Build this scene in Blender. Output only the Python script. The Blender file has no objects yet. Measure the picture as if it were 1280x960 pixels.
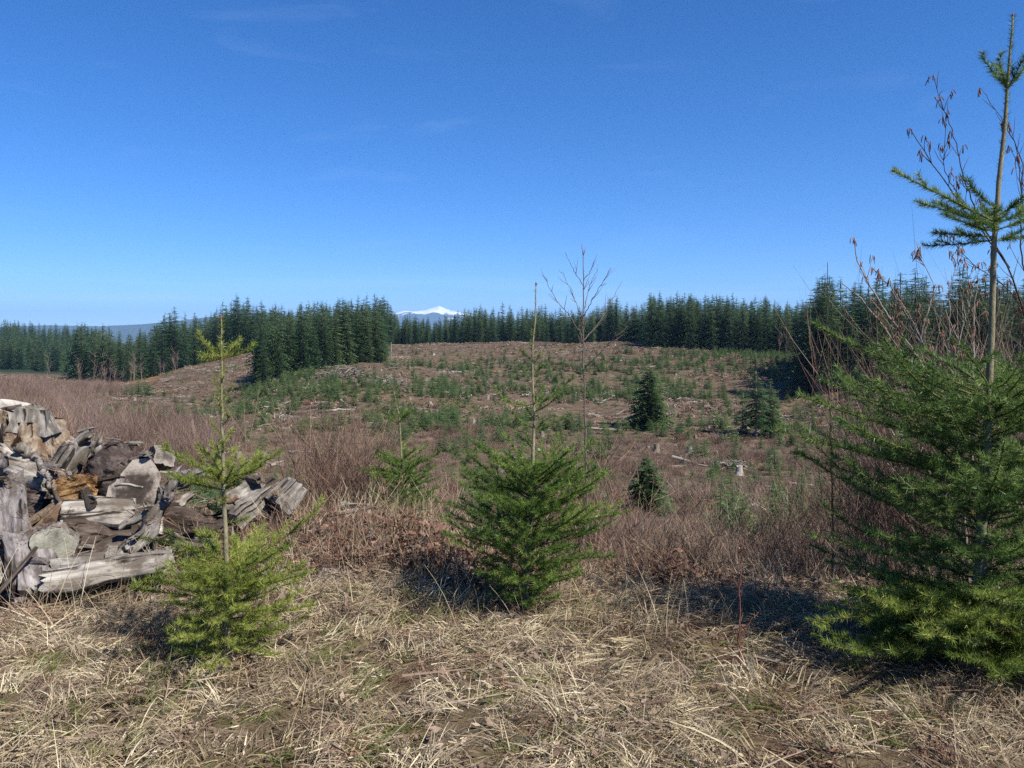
import bpy, math, random
import numpy as np
from mathutils import Vector, Matrix

rng = np.random.default_rng(7)
random.seed(7)
C = bpy.context.scene.collection
SC = bpy.context.scene

# ---------------------------------------------------------------- camera
F, HOR, EYE = 985.0, 425.0, 1.65          # focal length in photo pixels, horizon row, eye height
cam = bpy.data.cameras.new('camera')
cam.sensor_width = 36.0
cam.lens = F / 1280 * 36
cam.shift_y = -(480 - HOR) / 1280
cam.clip_start, cam.clip_end = 0.05, 120000
cam_ob = bpy.data.objects.new('camera', cam)
cam_ob.location = (0, 0, EYE)
cam_ob.rotation_euler = (math.pi / 2, 0, 0)
C.objects.link(cam_ob)
SC.camera = cam_ob

# ---------------------------------------------------------------- light
SUN_EL = math.radians(47)
SUN_AZ = math.atan2(0.77, -0.64)            # measured from +Y towards +X
sunv = Vector((math.sin(SUN_AZ) * math.cos(SUN_EL), math.cos(SUN_AZ) * math.cos(SUN_EL), math.sin(SUN_EL)))
sl = bpy.data.lights.new('sun', 'SUN')
sl.energy, sl.angle, sl.color = 5.0, math.radians(0.53), (1.0, 0.94, 0.85)
sun = bpy.data.objects.new('sun', sl)
sun.rotation_euler = (-sunv).to_track_quat('-Z', 'Y').to_euler()
sun.location = (20, -10, 40)
C.objects.link(sun)

W = bpy.data.worlds.new('World'); SC.world = W; W.use_nodes = True
wn, wl = W.node_tree.nodes, W.node_tree.links
bg = wn['Background']
sky = wn.new('ShaderNodeTexSky'); sky.sky_type = 'NISHITA'; sky.sun_disc = False
sky.sun_elevation, sky.sun_rotation = SUN_EL, SUN_AZ
sky.altitude, sky.air_density, sky.dust_density, sky.ozone_density = 1000, 0.7, 0.0, 6.0
hsv = wn.new('ShaderNodeHueSaturation'); hsv.inputs['Saturation'].default_value = 1.24; hsv.inputs['Hue'].default_value = 0.506
# thin streaks of high cloud low over the horizon, all the way round
tc = wn.new('ShaderNodeTexCoord')
mp = wn.new('ShaderNodeMapping'); mp.inputs['Scale'].default_value = (1.5, 1.5, 38)
nz = wn.new('ShaderNodeTexNoise'); nz.inputs['Scale'].default_value = 2.1; nz.inputs['Detail'].default_value = 5
rp = wn.new('ShaderNodeValToRGB'); rp.color_ramp.elements[0].position = 0.44; rp.color_ramp.elements[1].position = 0.74
sx = wn.new('ShaderNodeSeparateXYZ')
mr = wn.new('ShaderNodeMapRange'); mr.inputs[1].default_value = 0.005; mr.inputs[2].default_value = 0.085
mr.inputs[3].default_value = 0.6; mr.inputs[4].default_value = 0.0
mm = wn.new('ShaderNodeMath'); mm.operation = 'MULTIPLY'
mx = wn.new('ShaderNodeMix'); mx.data_type = 'RGBA'; mx.inputs['B'].default_value = (5.2, 6.6, 8.6, 1)
wl.new(tc.outputs['Generated'], mp.inputs[0]); wl.new(mp.outputs[0], nz.inputs['Vector'])
wl.new(nz.outputs['Fac'], rp.inputs[0]); wl.new(tc.outputs['Generated'], sx.inputs[0])
wl.new(sx.outputs['Z'], mr.inputs[0]); wl.new(rp.outputs[0], mm.inputs[0]); wl.new(mr.outputs[0], mm.inputs[1])
wl.new(mm.outputs[0], mx.inputs['Factor']); wl.new(sky.outputs[0], hsv.inputs['Color']); wl.new(hsv.outputs[0], mx.inputs['A']); wl.new(mx.outputs['Result'], bg.inputs[0])
mp2 = wn.new('ShaderNodeMapping'); mp2.inputs['Scale'].default_value = (2.2, 2.2, 11); mp2.inputs['Rotation'].default_value = (0.25, 0.18, 0.4)
nz2 = wn.new('ShaderNodeTexNoise'); nz2.inputs['Scale'].default_value = 2.6; nz2.inputs['Detail'].default_value = 7; nz2.inputs['Distortion'].default_value = 0.6
rp2 = wn.new('ShaderNodeValToRGB'); rp2.color_ramp.elements[0].position = 0.60; rp2.color_ramp.elements[1].position = 0.85
mm2 = wn.new('ShaderNodeMath'); mm2.operation = 'MULTIPLY'; mm2.inputs[1].default_value = 0.05
mx2 = wn.new('ShaderNodeMix'); mx2.data_type = 'RGBA'; mx2.inputs['B'].default_value = (6.0, 7.2, 8.8, 1)
wl.new(tc.outputs['Generated'], mp2.inputs[0]); wl.new(mp2.outputs[0], nz2.inputs['Vector']); wl.new(nz2.outputs['Fac'], rp2.inputs[0]); wl.new(rp2.outputs[0], mm2.inputs[0])
wl.new(mm2.outputs[0], mx2.inputs['Factor']); wl.new(mx.outputs['Result'], mx2.inputs['A']); wl.new(mx2.outputs['Result'], bg.inputs[0])
bg.inputs[1].default_value = 0.1

SC.view_settings.view_transform = 'Standard'; SC.view_settings.look = 'None'
SC.view_settings.exposure = 0.88; SC.view_settings.gamma = 1.0; SC.view_settings.use_curve_mapping = False
SC.render.engine = 'CYCLES'
cy = SC.cycles
cy.max_bounces, cy.diffuse_bounces, cy.glossy_bounces, cy.transmission_bounces = 4, 3, 2, 3
cy.volume_bounces, cy.transparent_max_bounces = 0, 4
cy.caustics_reflective = cy.caustics_refractive = False
cy.use_denoising = False
cy.use_adaptive_sampling = False; cy.sample_clamp_indirect = 2.5

# ---------------------------------------------------------------- small helpers
def pix(x, y, d):
    return np.array([(x - 640) / F * d, d, EYE - (y - HOR) / F * d])

def link(o): C.objects.link(o); return o

def tag(o, label=None, cat=None, group=None, kind=None):
    if label: o['label'] = label
    if cat: o['category'] = cat
    if group: o['group'] = group
    if kind: o['kind'] = kind
    return o

def empty(name, loc=(0, 0, 0)):
    o = bpy.data.objects.new(name, None); o.location = loc; o.empty_display_size = 0.1
    return link(o)

def npmesh(name, V, faces, mats=(), fmat=None, smooth=False):
    """faces: list of (n,3)/(n,4) int arrays"""
    me = bpy.data.meshes.new(name)
    V = np.asarray(V, dtype=np.float32).reshape(-1, 3)
    faces = [np.asarray(f, dtype=np.int32) for f in faces if len(f)]
    nl = sum(f.size for f in faces); nf = sum(len(f) for f in faces)
    me.vertices.add(len(V)); me.vertices.foreach_set('co', V.ravel())
    me.loops.add(nl); me.polygons.add(nf)
    me.loops.foreach_set('vertex_index', np.concatenate([f.ravel() for f in faces]) if faces else np.zeros(0, np.int32))
    tot = np.concatenate([np.full(len(f), f.shape[1], np.int32) for f in faces])
    st = np.concatenate([[0], np.cumsum(tot)[:-1]]).astype(np.int32)
    me.polygons.foreach_set('loop_start', st)
    if fmat is not None: me.polygons.foreach_set('material_index', np.asarray(fmat, np.int32))
    me.polygons.foreach_set('use_smooth', np.full(nf, smooth))
    for m in mats: me.materials.append(m)
    me.update(calc_edges=True); me.validate()
    return me

def obj(name, me, parent=None):
    o = bpy.data.objects.new(name, me); link(o)
    if parent: o.parent = parent
    return o

def copy_tree(root):
    c = root.copy(); link(c)
    for ch in root.children:
        k = ch.copy(); link(k); k.parent = c
    return c

def nrm(v): return v / np.maximum(np.linalg.norm(v, axis=-1, keepdims=True), 1e-9)

class MB:
    """collects triangles / quads"""
    def __init__(s): s.V, s.T, s.Q, s.mt, s.mq, s.n = [], [], [], [], [], 0
    def add(s, V, T=None, Q=None, m=0):
        V = np.asarray(V, float).reshape(-1, 3)
        if T is not None and len(T): s.T.append(np.asarray(T) + s.n); s.mt.append(np.full(len(T), m))
        if Q is not None and len(Q): s.Q.append(np.asarray(Q) + s.n); s.mq.append(np.full(len(Q), m))
        s.V.append(V); s.n += len(V)
    def tube(s, P, R, n=5, m=0, cap=True):
        P = np.asarray(P, float); R = np.broadcast_to(np.asarray(R, float), (len(P),))
        t = nrm(np.gradient(P, axis=0)); a = np.array([0.31, 0.77, 0.55])
        if abs(t[0] @ nrm(a)) > 0.9: a = np.array([0.9, -0.3, 0.1])
        u = nrm(np.cross(t, a)); v = np.cross(t, u)
        ang = np.arange(n) / n * 2 * np.pi
        V = P[:, None] + R[:, None, None] * (np.cos(ang)[None, :, None] * u[:, None] + np.sin(ang)[None, :, None] * v[:, None])
        k = len(P); i = np.arange(k - 1)[:, None] * n; j = np.arange(n)[None]
        Q = np.stack([i + j, i + (j + 1) % n, i + n + (j + 1) % n, i + n + j], -1).reshape(-1, 4)
        V = V.reshape(-1, 3); T = []
        if cap:
            V = np.vstack([V, P[-1]]); c = len(V) - 1; b = (k - 1) * n
            T = [[b + q, b + (q + 1) % n, c] for q in range(n)]
        s.add(V, T, Q, m)
    def ribbons(s, P, Wd, m=0):
        """P (N,k,3) polylines, Wd (N,) widths: flat tapering blades"""
        N, k, _ = P.shape
        t = nrm(np.gradient(P, axis=1)); r = nrm(rng.normal(size=(N, 1, 3)))
        w = nrm(np.cross(t, np.broadcast_to(r, t.shape)))
        tap = np.linspace(1, 0.25, k)[None, :, None] * np.asarray(Wd)[:, None, None] * 0.5
        V = np.stack([P - w * tap, P + w * tap], 2).reshape(-1, 3)
        b = (np.arange(N) * k * 2)[:, None] + (np.arange(k - 1) * 2)[None]
        Q = np.stack([b, b + 1, b + 3, b + 2], -1).reshape(-1, 4)
        s.add(V, None, Q, m)
    def tris(s, A, B, Cc, m=0):
        n = len(A); V = np.stack([A, B, Cc], 1).reshape(-1, 3)
        s.add(V, np.arange(n * 3).reshape(-1, 3), None, m)
    def build(s, name, mats, parent=None, smooth=False, mesh_only=False):
        V = np.vstack(s.V); fs, fm = [], []
        if s.T: fs.append(np.vstack(s.T)); fm.append(np.concatenate(s.mt))
        if s.Q: fs.append(np.vstack(s.Q)); fm.append(np.concatenate(s.mq))
        me = npmesh(name, V, fs, mats if isinstance(mats, (list, tuple)) else [mats], np.concatenate(fm), smooth)
        return me if mesh_only else obj(name, me, parent)

# value noise, vectorised
def _h(i, j, s):
    n = (i.astype(np.int64) * 374761393 + j.astype(np.int64) * 668265263 + s * 974634777) & 0x7fffffff
    n = ((n ^ (n >> 13)) * 1274126177) & 0x7fffffff
    return ((n ^ (n >> 16)) & 0xffff) / 65535.0 * 2 - 1
def vnoise(x, y, s=0):
    x, y = np.asarray(x, float), np.asarray(y, float)
    i, j = np.floor(x), np.floor(y); f, g = x - i, y - j
    f, g = f * f * (3 - 2 * f), g * g * (3 - 2 * g)
    return (_h(i, j, s) * (1 - f) + _h(i + 1, j, s) * f) * (1 - g) + (_h(i, j + 1, s) * (1 - f) + _h(i + 1, j + 1, s) * f) * g
def fbm(x, y, o=4, s=0):
    r, a = 0, 1.0
    for k in range(o): r = r + a * vnoise(x * 2 ** k, y * 2 ** k, s + k); a *= 0.5
    return r

# ---------------------------------------------------------------- materials
def newmat(name):
    m = bpy.data.materials.new(name); m.use_nodes = True
    return m, m.node_tree.nodes, m.node_tree.links, m.node_tree.nodes['Principled BSDF']

def ramp(n, cols):
    r = n.new('ShaderNodeValToRGB'); e = r.color_ramp.elements
    while len(e) < len(cols): e.new(0.5)
    for k, (p, c) in enumerate(cols): e[k].position = p; e[k].color = (*c, 1)
    return r

def leaf_mat(name, cols, trans=0.3, rough=0.55, island=True):
    """foliage / twig colour varied from piece to piece and from plant to plant"""
    m, n, l, b = newmat(name)
    g = n.new('ShaderNodeNewGeometry'); oi = n.new('ShaderNodeObjectInfo')
    a = n.new('ShaderNodeMath'); a.operation = 'MULTIPLY_ADD'; a.inputs[1].default_value = 0.55; 
    c = n.new('ShaderNodeMath'); c.operation = 'MULTIPLY'; c.inputs[1].default_value = 0.45
    l.new(oi.outputs['Random'], c.inputs[0])
    if island: l.new(g.outputs['Random Per Island'], a.inputs[0])
    else: l.new(oi.outputs['Random'], a.inputs[0])
    l.new(c.outputs[0], a.inputs[2])
    r = ramp(n, cols); l.new(a.outputs[0], r.inputs[0])
    l.new(r.outputs[0], b.inputs['Base Color'])
    b.inputs['Roughness'].default_value = rough; b.inputs['Specular IOR Level'].default_value = 0.25
    if trans > 0:
        t = n.new('ShaderNodeBsdfTranslucent'); mxs = n.new('ShaderNodeMixShader'); mxs.inputs[0].default_value = trans
        l.new(r.outputs[0], t.inputs[0]); l.new(b.outputs[0], mxs.inputs[1]); l.new(t.outputs[0], mxs.inputs[2])
        l.new(mxs.outputs[0], n['Material Output'].inputs[0])
    return m

def wood_mat(name, cols, scale=9.0, stretch=0.08, bump=0.6, rough=0.85, stain=None):
    """grain runs along local Z; stain = colour of the blotches of rot, lichen and dirt"""
    m, n, l, b = newmat(name)
    tcd = n.new('ShaderNodeTexCoord'); oi = n.new('ShaderNodeObjectInfo')
    mu = n.new('ShaderNodeMath'); mu.operation = 'MULTIPLY'; mu.inputs[1].default_value = 37
    cb = n.new('ShaderNodeCombineXYZ')
    l.new(oi.outputs['Random'], mu.inputs[0]); l.new(mu.outputs[0], cb.inputs[0]); l.new(mu.outputs[0], cb.inputs[2])
    ad = n.new('ShaderNodeVectorMath'); ad.operation = 'ADD'; l.new(tcd.outputs['Object'], ad.inputs[0]); l.new(cb.outputs[0], ad.inputs[1])
    def noise(sc, st, det, rg):
        mp_ = n.new('ShaderNodeMapping'); mp_.inputs['Scale'].default_value = (1, 1, st); l.new(ad.outputs[0], mp_.inputs[0])
        q = n.new('ShaderNodeTexNoise'); q.inputs['Scale'].default_value = sc; q.inputs['Detail'].default_value = det; q.inputs['Roughness'].default_value = rg
        l.new(mp_.outputs[0], q.inputs['Vector']); return q
    n1, n2 = noise(scale * 3, stretch, 6, .65), noise(scale * .5, .6, 5, .65)
    mi = n.new('ShaderNodeMix'); mi.data_type = 'FLOAT'; mi.inputs['Factor'].default_value = 0.45
    l.new(n1.outputs['Fac'], mi.inputs['A']); l.new(n2.outputs['Fac'], mi.inputs['B'])
    r = ramp(n, cols); l.new(mi.outputs['Result'], r.inputs[0]); out = r.outputs[0]
    if stain:
        n3 = noise(scale * .9, .5, 7, .72); r3 = ramp(n, [(0.47, (0, 0, 0)), (0.58, (.88, .88, .88))]); l.new(n3.outputs['Fac'], r3.inputs[0])
        c = n.new('ShaderNodeMix'); c.data_type = 'RGBA'; c.inputs['B'].default_value = (*stain, 1); l.new(r3.outputs[0], c.inputs['Factor']); l.new(out, c.inputs['A']); out = c.outputs['Result']
        n4 = noise(scale * 2.2, .03, 3, .5); r4 = ramp(n, [(0.36, (.12, .1, .09)), (0.43, (1, 1, 1))]); l.new(n4.outputs['Fac'], r4.inputs[0])   # drying checks
        c = n.new('ShaderNodeMix'); c.data_type = 'RGBA'; c.blend_type = 'MULTIPLY'; c.inputs['Factor'].default_value = 1.0
        l.new(out, c.inputs['A']); l.new(r4.outputs[0], c.inputs['B']); out = c.outputs['Result']
    l.new(out, b.inputs['Base Color'])
    bp = n.new('ShaderNodeBump'); bp.inputs['Strength'].default_value = bump; bp.inputs['Distance'].default_value = 0.03
    l.new(mi.outputs['Result'], bp.inputs['Height']); l.new(bp.outputs[0], b.inputs['Normal'])
    b.inputs['Roughness'].default_value = rough; b.inputs['Specular IOR Level'].default_value = 0.15
    return m

def ring_mat(name, cols, k=2.2):
    """old sawn log end: heartwood darker than the rim, blotched, faint rings about local Z"""
    m, n, l, b = newmat(name)
    tcd = n.new('ShaderNodeTexCoord'); n1 = n.new('ShaderNodeTexNoise'); n1.inputs['Scale'].default_value = 9; n1.inputs['Detail'].default_value = 7; n1.inputs['Roughness'].default_value = .7
    oi = n.new('ShaderNodeObjectInfo'); mu = n.new('ShaderNodeMath'); mu.operation = 'MULTIPLY'; mu.inputs[1].default_value = 50
    ad = n.new('ShaderNodeVectorMath'); ad.operation = 'ADD'; l.new(oi.outputs['Random'], mu.inputs[0]); l.new(mu.outputs[0], ad.inputs[1]); l.new(tcd.outputs['Object'], ad.inputs[0])
    mpr = n.new('ShaderNodeMapping'); mpr.inputs['Scale'].default_value = (1, 1, 0); l.new(tcd.outputs['Object'], mpr.inputs[0])
    ln = n.new('ShaderNodeVectorMath'); ln.operation = 'LENGTH'; l.new(mpr.outputs[0], ln.inputs[0]); l.new(ad.outputs[0], n1.inputs['Vector'])
    wv = n.new('ShaderNodeTexWave'); wv.wave_type = 'RINGS'; wv.rings_direction = 'Z'; wv.inputs['Scale'].default_value = 34
    wv.inputs['Distortion'].default_value = 6; wv.inputs['Detail'].default_value = 4; l.new(tcd.outputs['Object'], wv.inputs['Vector'])
    x1 = n.new('ShaderNodeMath'); x1.operation = 'MULTIPLY_ADD'; x1.inputs[1].default_value = k; l.new(ln.outputs['Value'], x1.inputs[0])
    x2 = n.new('ShaderNodeMath'); x2.operation = 'MULTIPLY_ADD'; x2.inputs[1].default_value = 1.5; x2.inputs[2].default_value = -.47; l.new(n1.outputs['Fac'], x2.inputs[0]); l.new(x2.outputs[0], x1.inputs[2])
    x3 = n.new('ShaderNodeMath'); x3.operation = 'MULTIPLY_ADD'; x3.inputs[1].default_value = .10; l.new(wv.outputs['Fac'], x3.inputs[0]); l.new(x1.outputs[0], x3.inputs[2])
    r = ramp(n, cols); l.new(x3.outputs[0], r.inputs[0]); l.new(r.outputs[0], b.inputs['Base Color'])
    bp = n.new('ShaderNodeBump'); bp.inputs['Strength'].default_value = 0.6; bp.inputs['Distance'].default_value = 0.02
    l.new(x3.outputs[0], bp.inputs['Height']); l.new(bp.outputs[0], b.inputs['Normal'])
    b.inputs['Roughness'].default_value = 0.9; b.inputs['Specular IOR Level'].default_value = 0.1
    return m

M = {}
M['grey_wood'] = wood_mat('weathered_grey_wood', [(0.32, (0.045, 0.038, 0.032)), (0.46, (0.16, 0.145, 0.125)), (0.58, (0.29, 0.27, 0.24)), (0.72, (0.50, 0.47, 0.42))], stain=(0.085, 0.07, 0.052))
M['pale_wood'] = wood_mat('bleached_wood', [(0.34, (0.065, 0.052, 0.04)), (0.46, (0.21, 0.185, 0.155)), (0.57, (0.36, 0.33, 0.285)), (0.72, (0.55, 0.52, 0.46))], stain=(0.10, 0.08, 0.06))
M['mauve_wood'] = wood_mat('mauve_grey_wood', [(0.34, (0.04, 0.034, 0.032)), (0.46, (0.14, 0.125, 0.12)), (0.58, (0.255, 0.235, 0.23)), (0.74, (0.42, 0.40, 0.38))], stain=(0.075, 0.06, 0.048))
M['bark'] = wood_mat('brown_bark', [(0.32, (0.018, 0.013, 0.010)), (0.48, (0.075, 0.055, 0.045)), (0.60, (0.15, 0.12, 0.10)), (0.75, (0.24, 0.20, 0.17))], scale=12, stretch=0.16, bump=1.0, stain=(0.05, 0.037, 0.028))
M['rot'] = wood_mat('orange_rotten_wood', [(0.34, (0.05, 0.022, 0.011)), (0.46, (0.19, 0.10, 0.04)), (0.58, (0.34, 0.21, 0.09)), (0.74, (0.47, 0.36, 0.21))], scale=10, stretch=0.5, bump=1.0, stain=(0.10, 0.05, 0.02))
M['rust_wood'] = wood_mat('rust_brown_stump_wood', [(0.34, (0.05, 0.033, 0.022)), (0.46, (0.17, 0.125, 0.085)), (0.57, (0.30, 0.255, 0.195)), (0.72, (0.50, 0.46, 0.40))], scale=7, stretch=0.25, bump=0.9, stain=(0.12, 0.068, 0.038))
M['cut'] = ring_mat('sawn_grey_end', [(0.25, (0.075, 0.062, 0.05)), (0.5, (0.21, 0.19, 0.165)), (0.75, (0.34, 0.315, 0.28)), (1.0, (0.45, 0.42, 0.38))])
M['cut_dark'] = ring_mat('sawn_dark_end', [(0.25, (0.025, 0.02, 0.017)), (0.70, (0.06, 0.048, 0.042)), (0.84, (0.20, 0.17, 0.145)), (1.0, (0.33, 0.29, 0.25))], 3.2)
M['cut_green'] = ring_mat('sawn_greenish_end', [(0.25, (0.08, 0.07, 0.05)), (0.5, (0.19, 0.185, 0.145)), (0.8, (0.32, 0.31, 0.25))])

M['needle_left'] = leaf_mat('yellow_green_needles', [(0.0, (0.10, 0.13, 0.022)), (0.45, (0.215, 0.265, 0.05)), (0.8, (0.355, 0.395, 0.09)), (1.0, (0.47, 0.47, 0.16))], 0.4, .42)
M['needle_mid'] = leaf_mat('fresh_green_needles', [(0.0, (0.034, 0.080, 0.018)), (0.45, (0.11, 0.190, 0.038)), (0.85, (0.24, 0.31, 0.070)), (1.0, (0.34, 0.38, 0.13))], 0.38, .42)
M['needle_right'] = leaf_mat('deep_green_needles', [(0.0, (0.026, 0.064, 0.018)), (0.45, (0.095, 0.170, 0.042)), (0.85, (0.235, 0.315, 0.090)), (1.0, (0.38, 0.43, 0.19))], 0.40, .4)
M['needle_low'] = leaf_mat('bright_low_bough_needles', [(0.0, (0.055, 0.10, 0.02)), (0.45, (0.165, 0.225, 0.044)), (0.85, (0.31, 0.365, 0.08)), (1.0, (0.42, 0.44, 0.14))], 0.42, .42)
M['fir_twig'] = wood_mat('olive_fir_twig', [(0.3, (0.06, 0.055, 0.02)), (0.6, (0.13, 0.115, 0.045)), (0.8, (0.20, 0.175, 0.08))], scale=30, stretch=0.3, bump=0.3)
M['fir_trunk'] = wood_mat('grey_olive_fir_bark', [(0.3, (0.075, 0.065, 0.035)), (0.5, (0.20, 0.18, 0.11)), (0.75, (0.34, 0.31, 0.22))], scale=25, stretch=0.6, bump=0.4)
M['alder_bark'] = wood_mat('grey_brown_sapling_bark', [(0.3, (0.10, 0.08, 0.065)), (0.55, (0.28, 0.235, 0.195)), (0.8, (0.46, 0.40, 0.34))], scale=25, stretch=0.4, bump=0.3)
M['mid_bark'] = wood_mat('brown_grey_sapling_bark', [(0.3, (0.05, 0.038, 0.03)), (0.55, (0.14, 0.11, 0.09)), (0.8, (0.26, 0.22, 0.18))], scale=25, stretch=0.4, bump=0.3)
M['dark_bark'] = wood_mat('dark_sapling_bark', [(0.3, (0.025, 0.018, 0.014)), (0.6, (0.075, 0.055, 0.042)), (0.8, (0.14, 0.10, 0.08))], scale=25, stretch=0.4, bump=0.3)
M['red_bark'] = wood_mat('red_brown_twig_bark', [(0.3, (0.09, 0.03, 0.025)), (0.6, (0.20, 0.075, 0.055)), (0.8, (0.28, 0.13, 0.09))], scale=25, stretch=0.4, bump=0.3)
M['catkin'] = leaf_mat('brown_catkins', [(0.0, (0.10, 0.045, 0.03)), (0.6, (0.22, 0.11, 0.07)), (1.0, (0.32, 0.19, 0.12))], 0.15)
M['forest'] = leaf_mat('forest_needles', [(0.0, (0.018, 0.042, 0.022)), (0.4, (0.044, 0.088, 0.036)), (0.8, (0.098, 0.150, 0.058)), (1.0, (0.16, 0.19, 0.08))], 0.33)
M['forest_trunk'] = wood_mat('forest_trunk_bark', [(0.3, (0.06, 0.045, 0.035)), (0.6, (0.17, 0.135, 0.11)), (0.8, (0.28, 0.24, 0.20))], scale=3, stretch=0.2)
M['young'] = leaf_mat('young_fir_needles', [(0.0, (0.034, 0.072, 0.022)), (0.5, (0.075, 0.13, 0.038)), (1.0, (0.15, 0.195, 0.07))], 0.25)
M['brush_brown'] = leaf_mat('brown_brush_twigs', [(0.0, (0.050, 0.033, 0.024)), (0.35, (0.125, 0.085, 0.060)), (0.65, (0.215, 0.155, 0.112)), (1.0, (0.36, 0.285, 0.21))], 0.0, 0.8)
M['brush_red'] = leaf_mat('reddish_brush_twigs', [(0.0, (0.060, 0.033, 0.025)), (0.5, (0.158, 0.097, 0.070)), (1.0, (0.32, 0.22, 0.165))], 0.0, 0.8)
M['brush_mauve'] = leaf_mat('mauve_alder_twigs', [(0.0, (0.090, 0.058, 0.052)), (0.5, (0.175, 0.118, 0.100)), (1.0, (0.28, 0.21, 0.175))], 0.0, 0.8)
M['straw'] = leaf_mat('dry_straw', [(0.0, (0.12, 0.08, 0.045)), (0.3, (0.30, 0.23, 0.13)), (0.65, (0.56, 0.475, 0.31)), (1.0, (0.76, 0.68, 0.50))], 0.25, 0.7)
M['dead_grass'] = leaf_mat('dull_dead_grass', [(0.0, (0.10, 0.072, 0.046)), (0.5, (0.25, 0.195, 0.13)), (1.0, (0.44, 0.36, 0.255))], 0.15, 0.8)
M['bracken'] = leaf_mat('red_brown_dead_bracken', [(0.0, (0.075, 0.032, 0.022)), (0.5, (0.17, 0.085, 0.058)), (1.0, (0.30, 0.19, 0.13))], 0.2, 0.8)
M['grass'] = leaf_mat('green_grass', [(0.0, (0.06, 0.085, 0.02)), (0.5, (0.125, 0.155, 0.04)), (1.0, (0.22, 0.235, 0.08))], 0.3, 0.6)
M['slash'] = leaf_mat('bleached_slash_wood', [(0.0, (0.07, 0.055, 0.042)), (0.4, (0.19, 0.16, 0.13)), (0.8, (0.35, 0.315, 0.27)), (1.0, (0.55, 0.51, 0.46))], 0.0, 0.9)

def ground_mat():
    m, n, l, b = newmat('clearcut_soil')
    tcd = n.new('ShaderNodeTexCoord')
    def noise(scale, det=6, rg=0.6, dist=0.0):
        q = n.new('ShaderNodeTexNoise'); q.inputs['Scale'].default_value = scale; q.inputs['Detail'].default_value = det
        q.inputs['Roughness'].default_value = rg; q.inputs['Distortion'].default_value = dist
        l.new(tcd.outputs['Object'], q.inputs['Vector']); return q
    big, mid, fine = noise(0.022), noise(0.35, 8, 0.7), noise(9.0, 8, 0.75)
    r1 = ramp(n, [(0.38, (0.030, 0.020, 0.014)), (0.47, (0.085, 0.060, 0.041)), (0.55, (0.158, 0.115, 0.078)), (0.66, (0.28, 0.22, 0.155))])
    mi = n.new('ShaderNodeMix'); mi.data_type = 'FLOAT'; mi.inputs['Factor'].default_value = 0.5
    l.new(mid.outputs['Fac'], mi.inputs['A']); l.new(fine.outputs['Fac'], mi.inputs['B']); l.new(mi.outputs['Result'], r1.inputs[0])
    # green-brown cover in broad patches
    r2 = ramp(n, [(0.50, (0, 0, 0)), (0.66, (1, 1, 1))]); l.new(big.outputs['Fac'], r2.inputs[0])
    c1 = n.new('ShaderNodeMix'); c1.data_type = 'RGBA'; c1.inputs['B'].default_value = (0.10, 0.095, 0.04, 1)
    mu = n.new('ShaderNodeMath'); mu.operation = 'MULTIPLY'; mu.inputs[1].default_value = 0.45
    l.new(r2.outputs[0], mu.inputs[0]); l.new(mu.outputs[0], c1.inputs['Factor']); l.new(r1.outputs[0], c1.inputs['A'])
    # painted per-place cover: straw near, forest floor far, bare orange earth
    at = n.new('ShaderNodeAttribute'); at.attribute_name = 'cover'
    sp = n.new('ShaderNodeSeparateColor'); l.new(at.outputs['Color'], sp.inputs[0])
    prev = c1.outputs['Result']
    for ch, col in (('Red', (0.22, 0.165, 0.095, 1)), ('Green', (0.022, 0.040, 0.018, 1)), ('Blue', (0.36, 0.165, 0.06, 1))):
        c = n.new('ShaderNodeMix'); c.data_type = 'RGBA'; c.inputs['B'].default_value = col
        l.new(sp.outputs[ch], c.inputs['Factor']); l.new(prev, c.inputs['A']); prev = c.outputs['Result']
    # darken / lighten with fine grain
    hs = n.new('ShaderNodeMix'); hs.data_type = 'RGBA'; hs.blend_type = 'MULTIPLY'; hs.inputs['Factor'].default_value = 0.6
    r3 = ramp(n, [(0.3, (0.35, 0.33, 0.31)), (0.6, (1, 1, 1))]); l.new(fine.outputs['Fac'], r3.inputs[0])
    l.new(prev, hs.inputs['A']); l.new(r3.outputs[0], hs.inputs['B']); l.new(hs.outputs['Result'], b.inputs['Base Color'])
    bp = n.new('ShaderNodeBump'); bp.inputs['Strength'].default_value = 0.8; bp.inputs['Distance'].default_value = 0.25
    l.new(mi.outputs['Result'], bp.inputs['Height']); l.new(bp.outputs[0], b.inputs['Normal'])
    b.inputs['Roughness'].default_value = 0.95; b.inputs['Specular IOR Level'].default_value = 0.1
    return m
M['ground'] = ground_mat()

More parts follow.
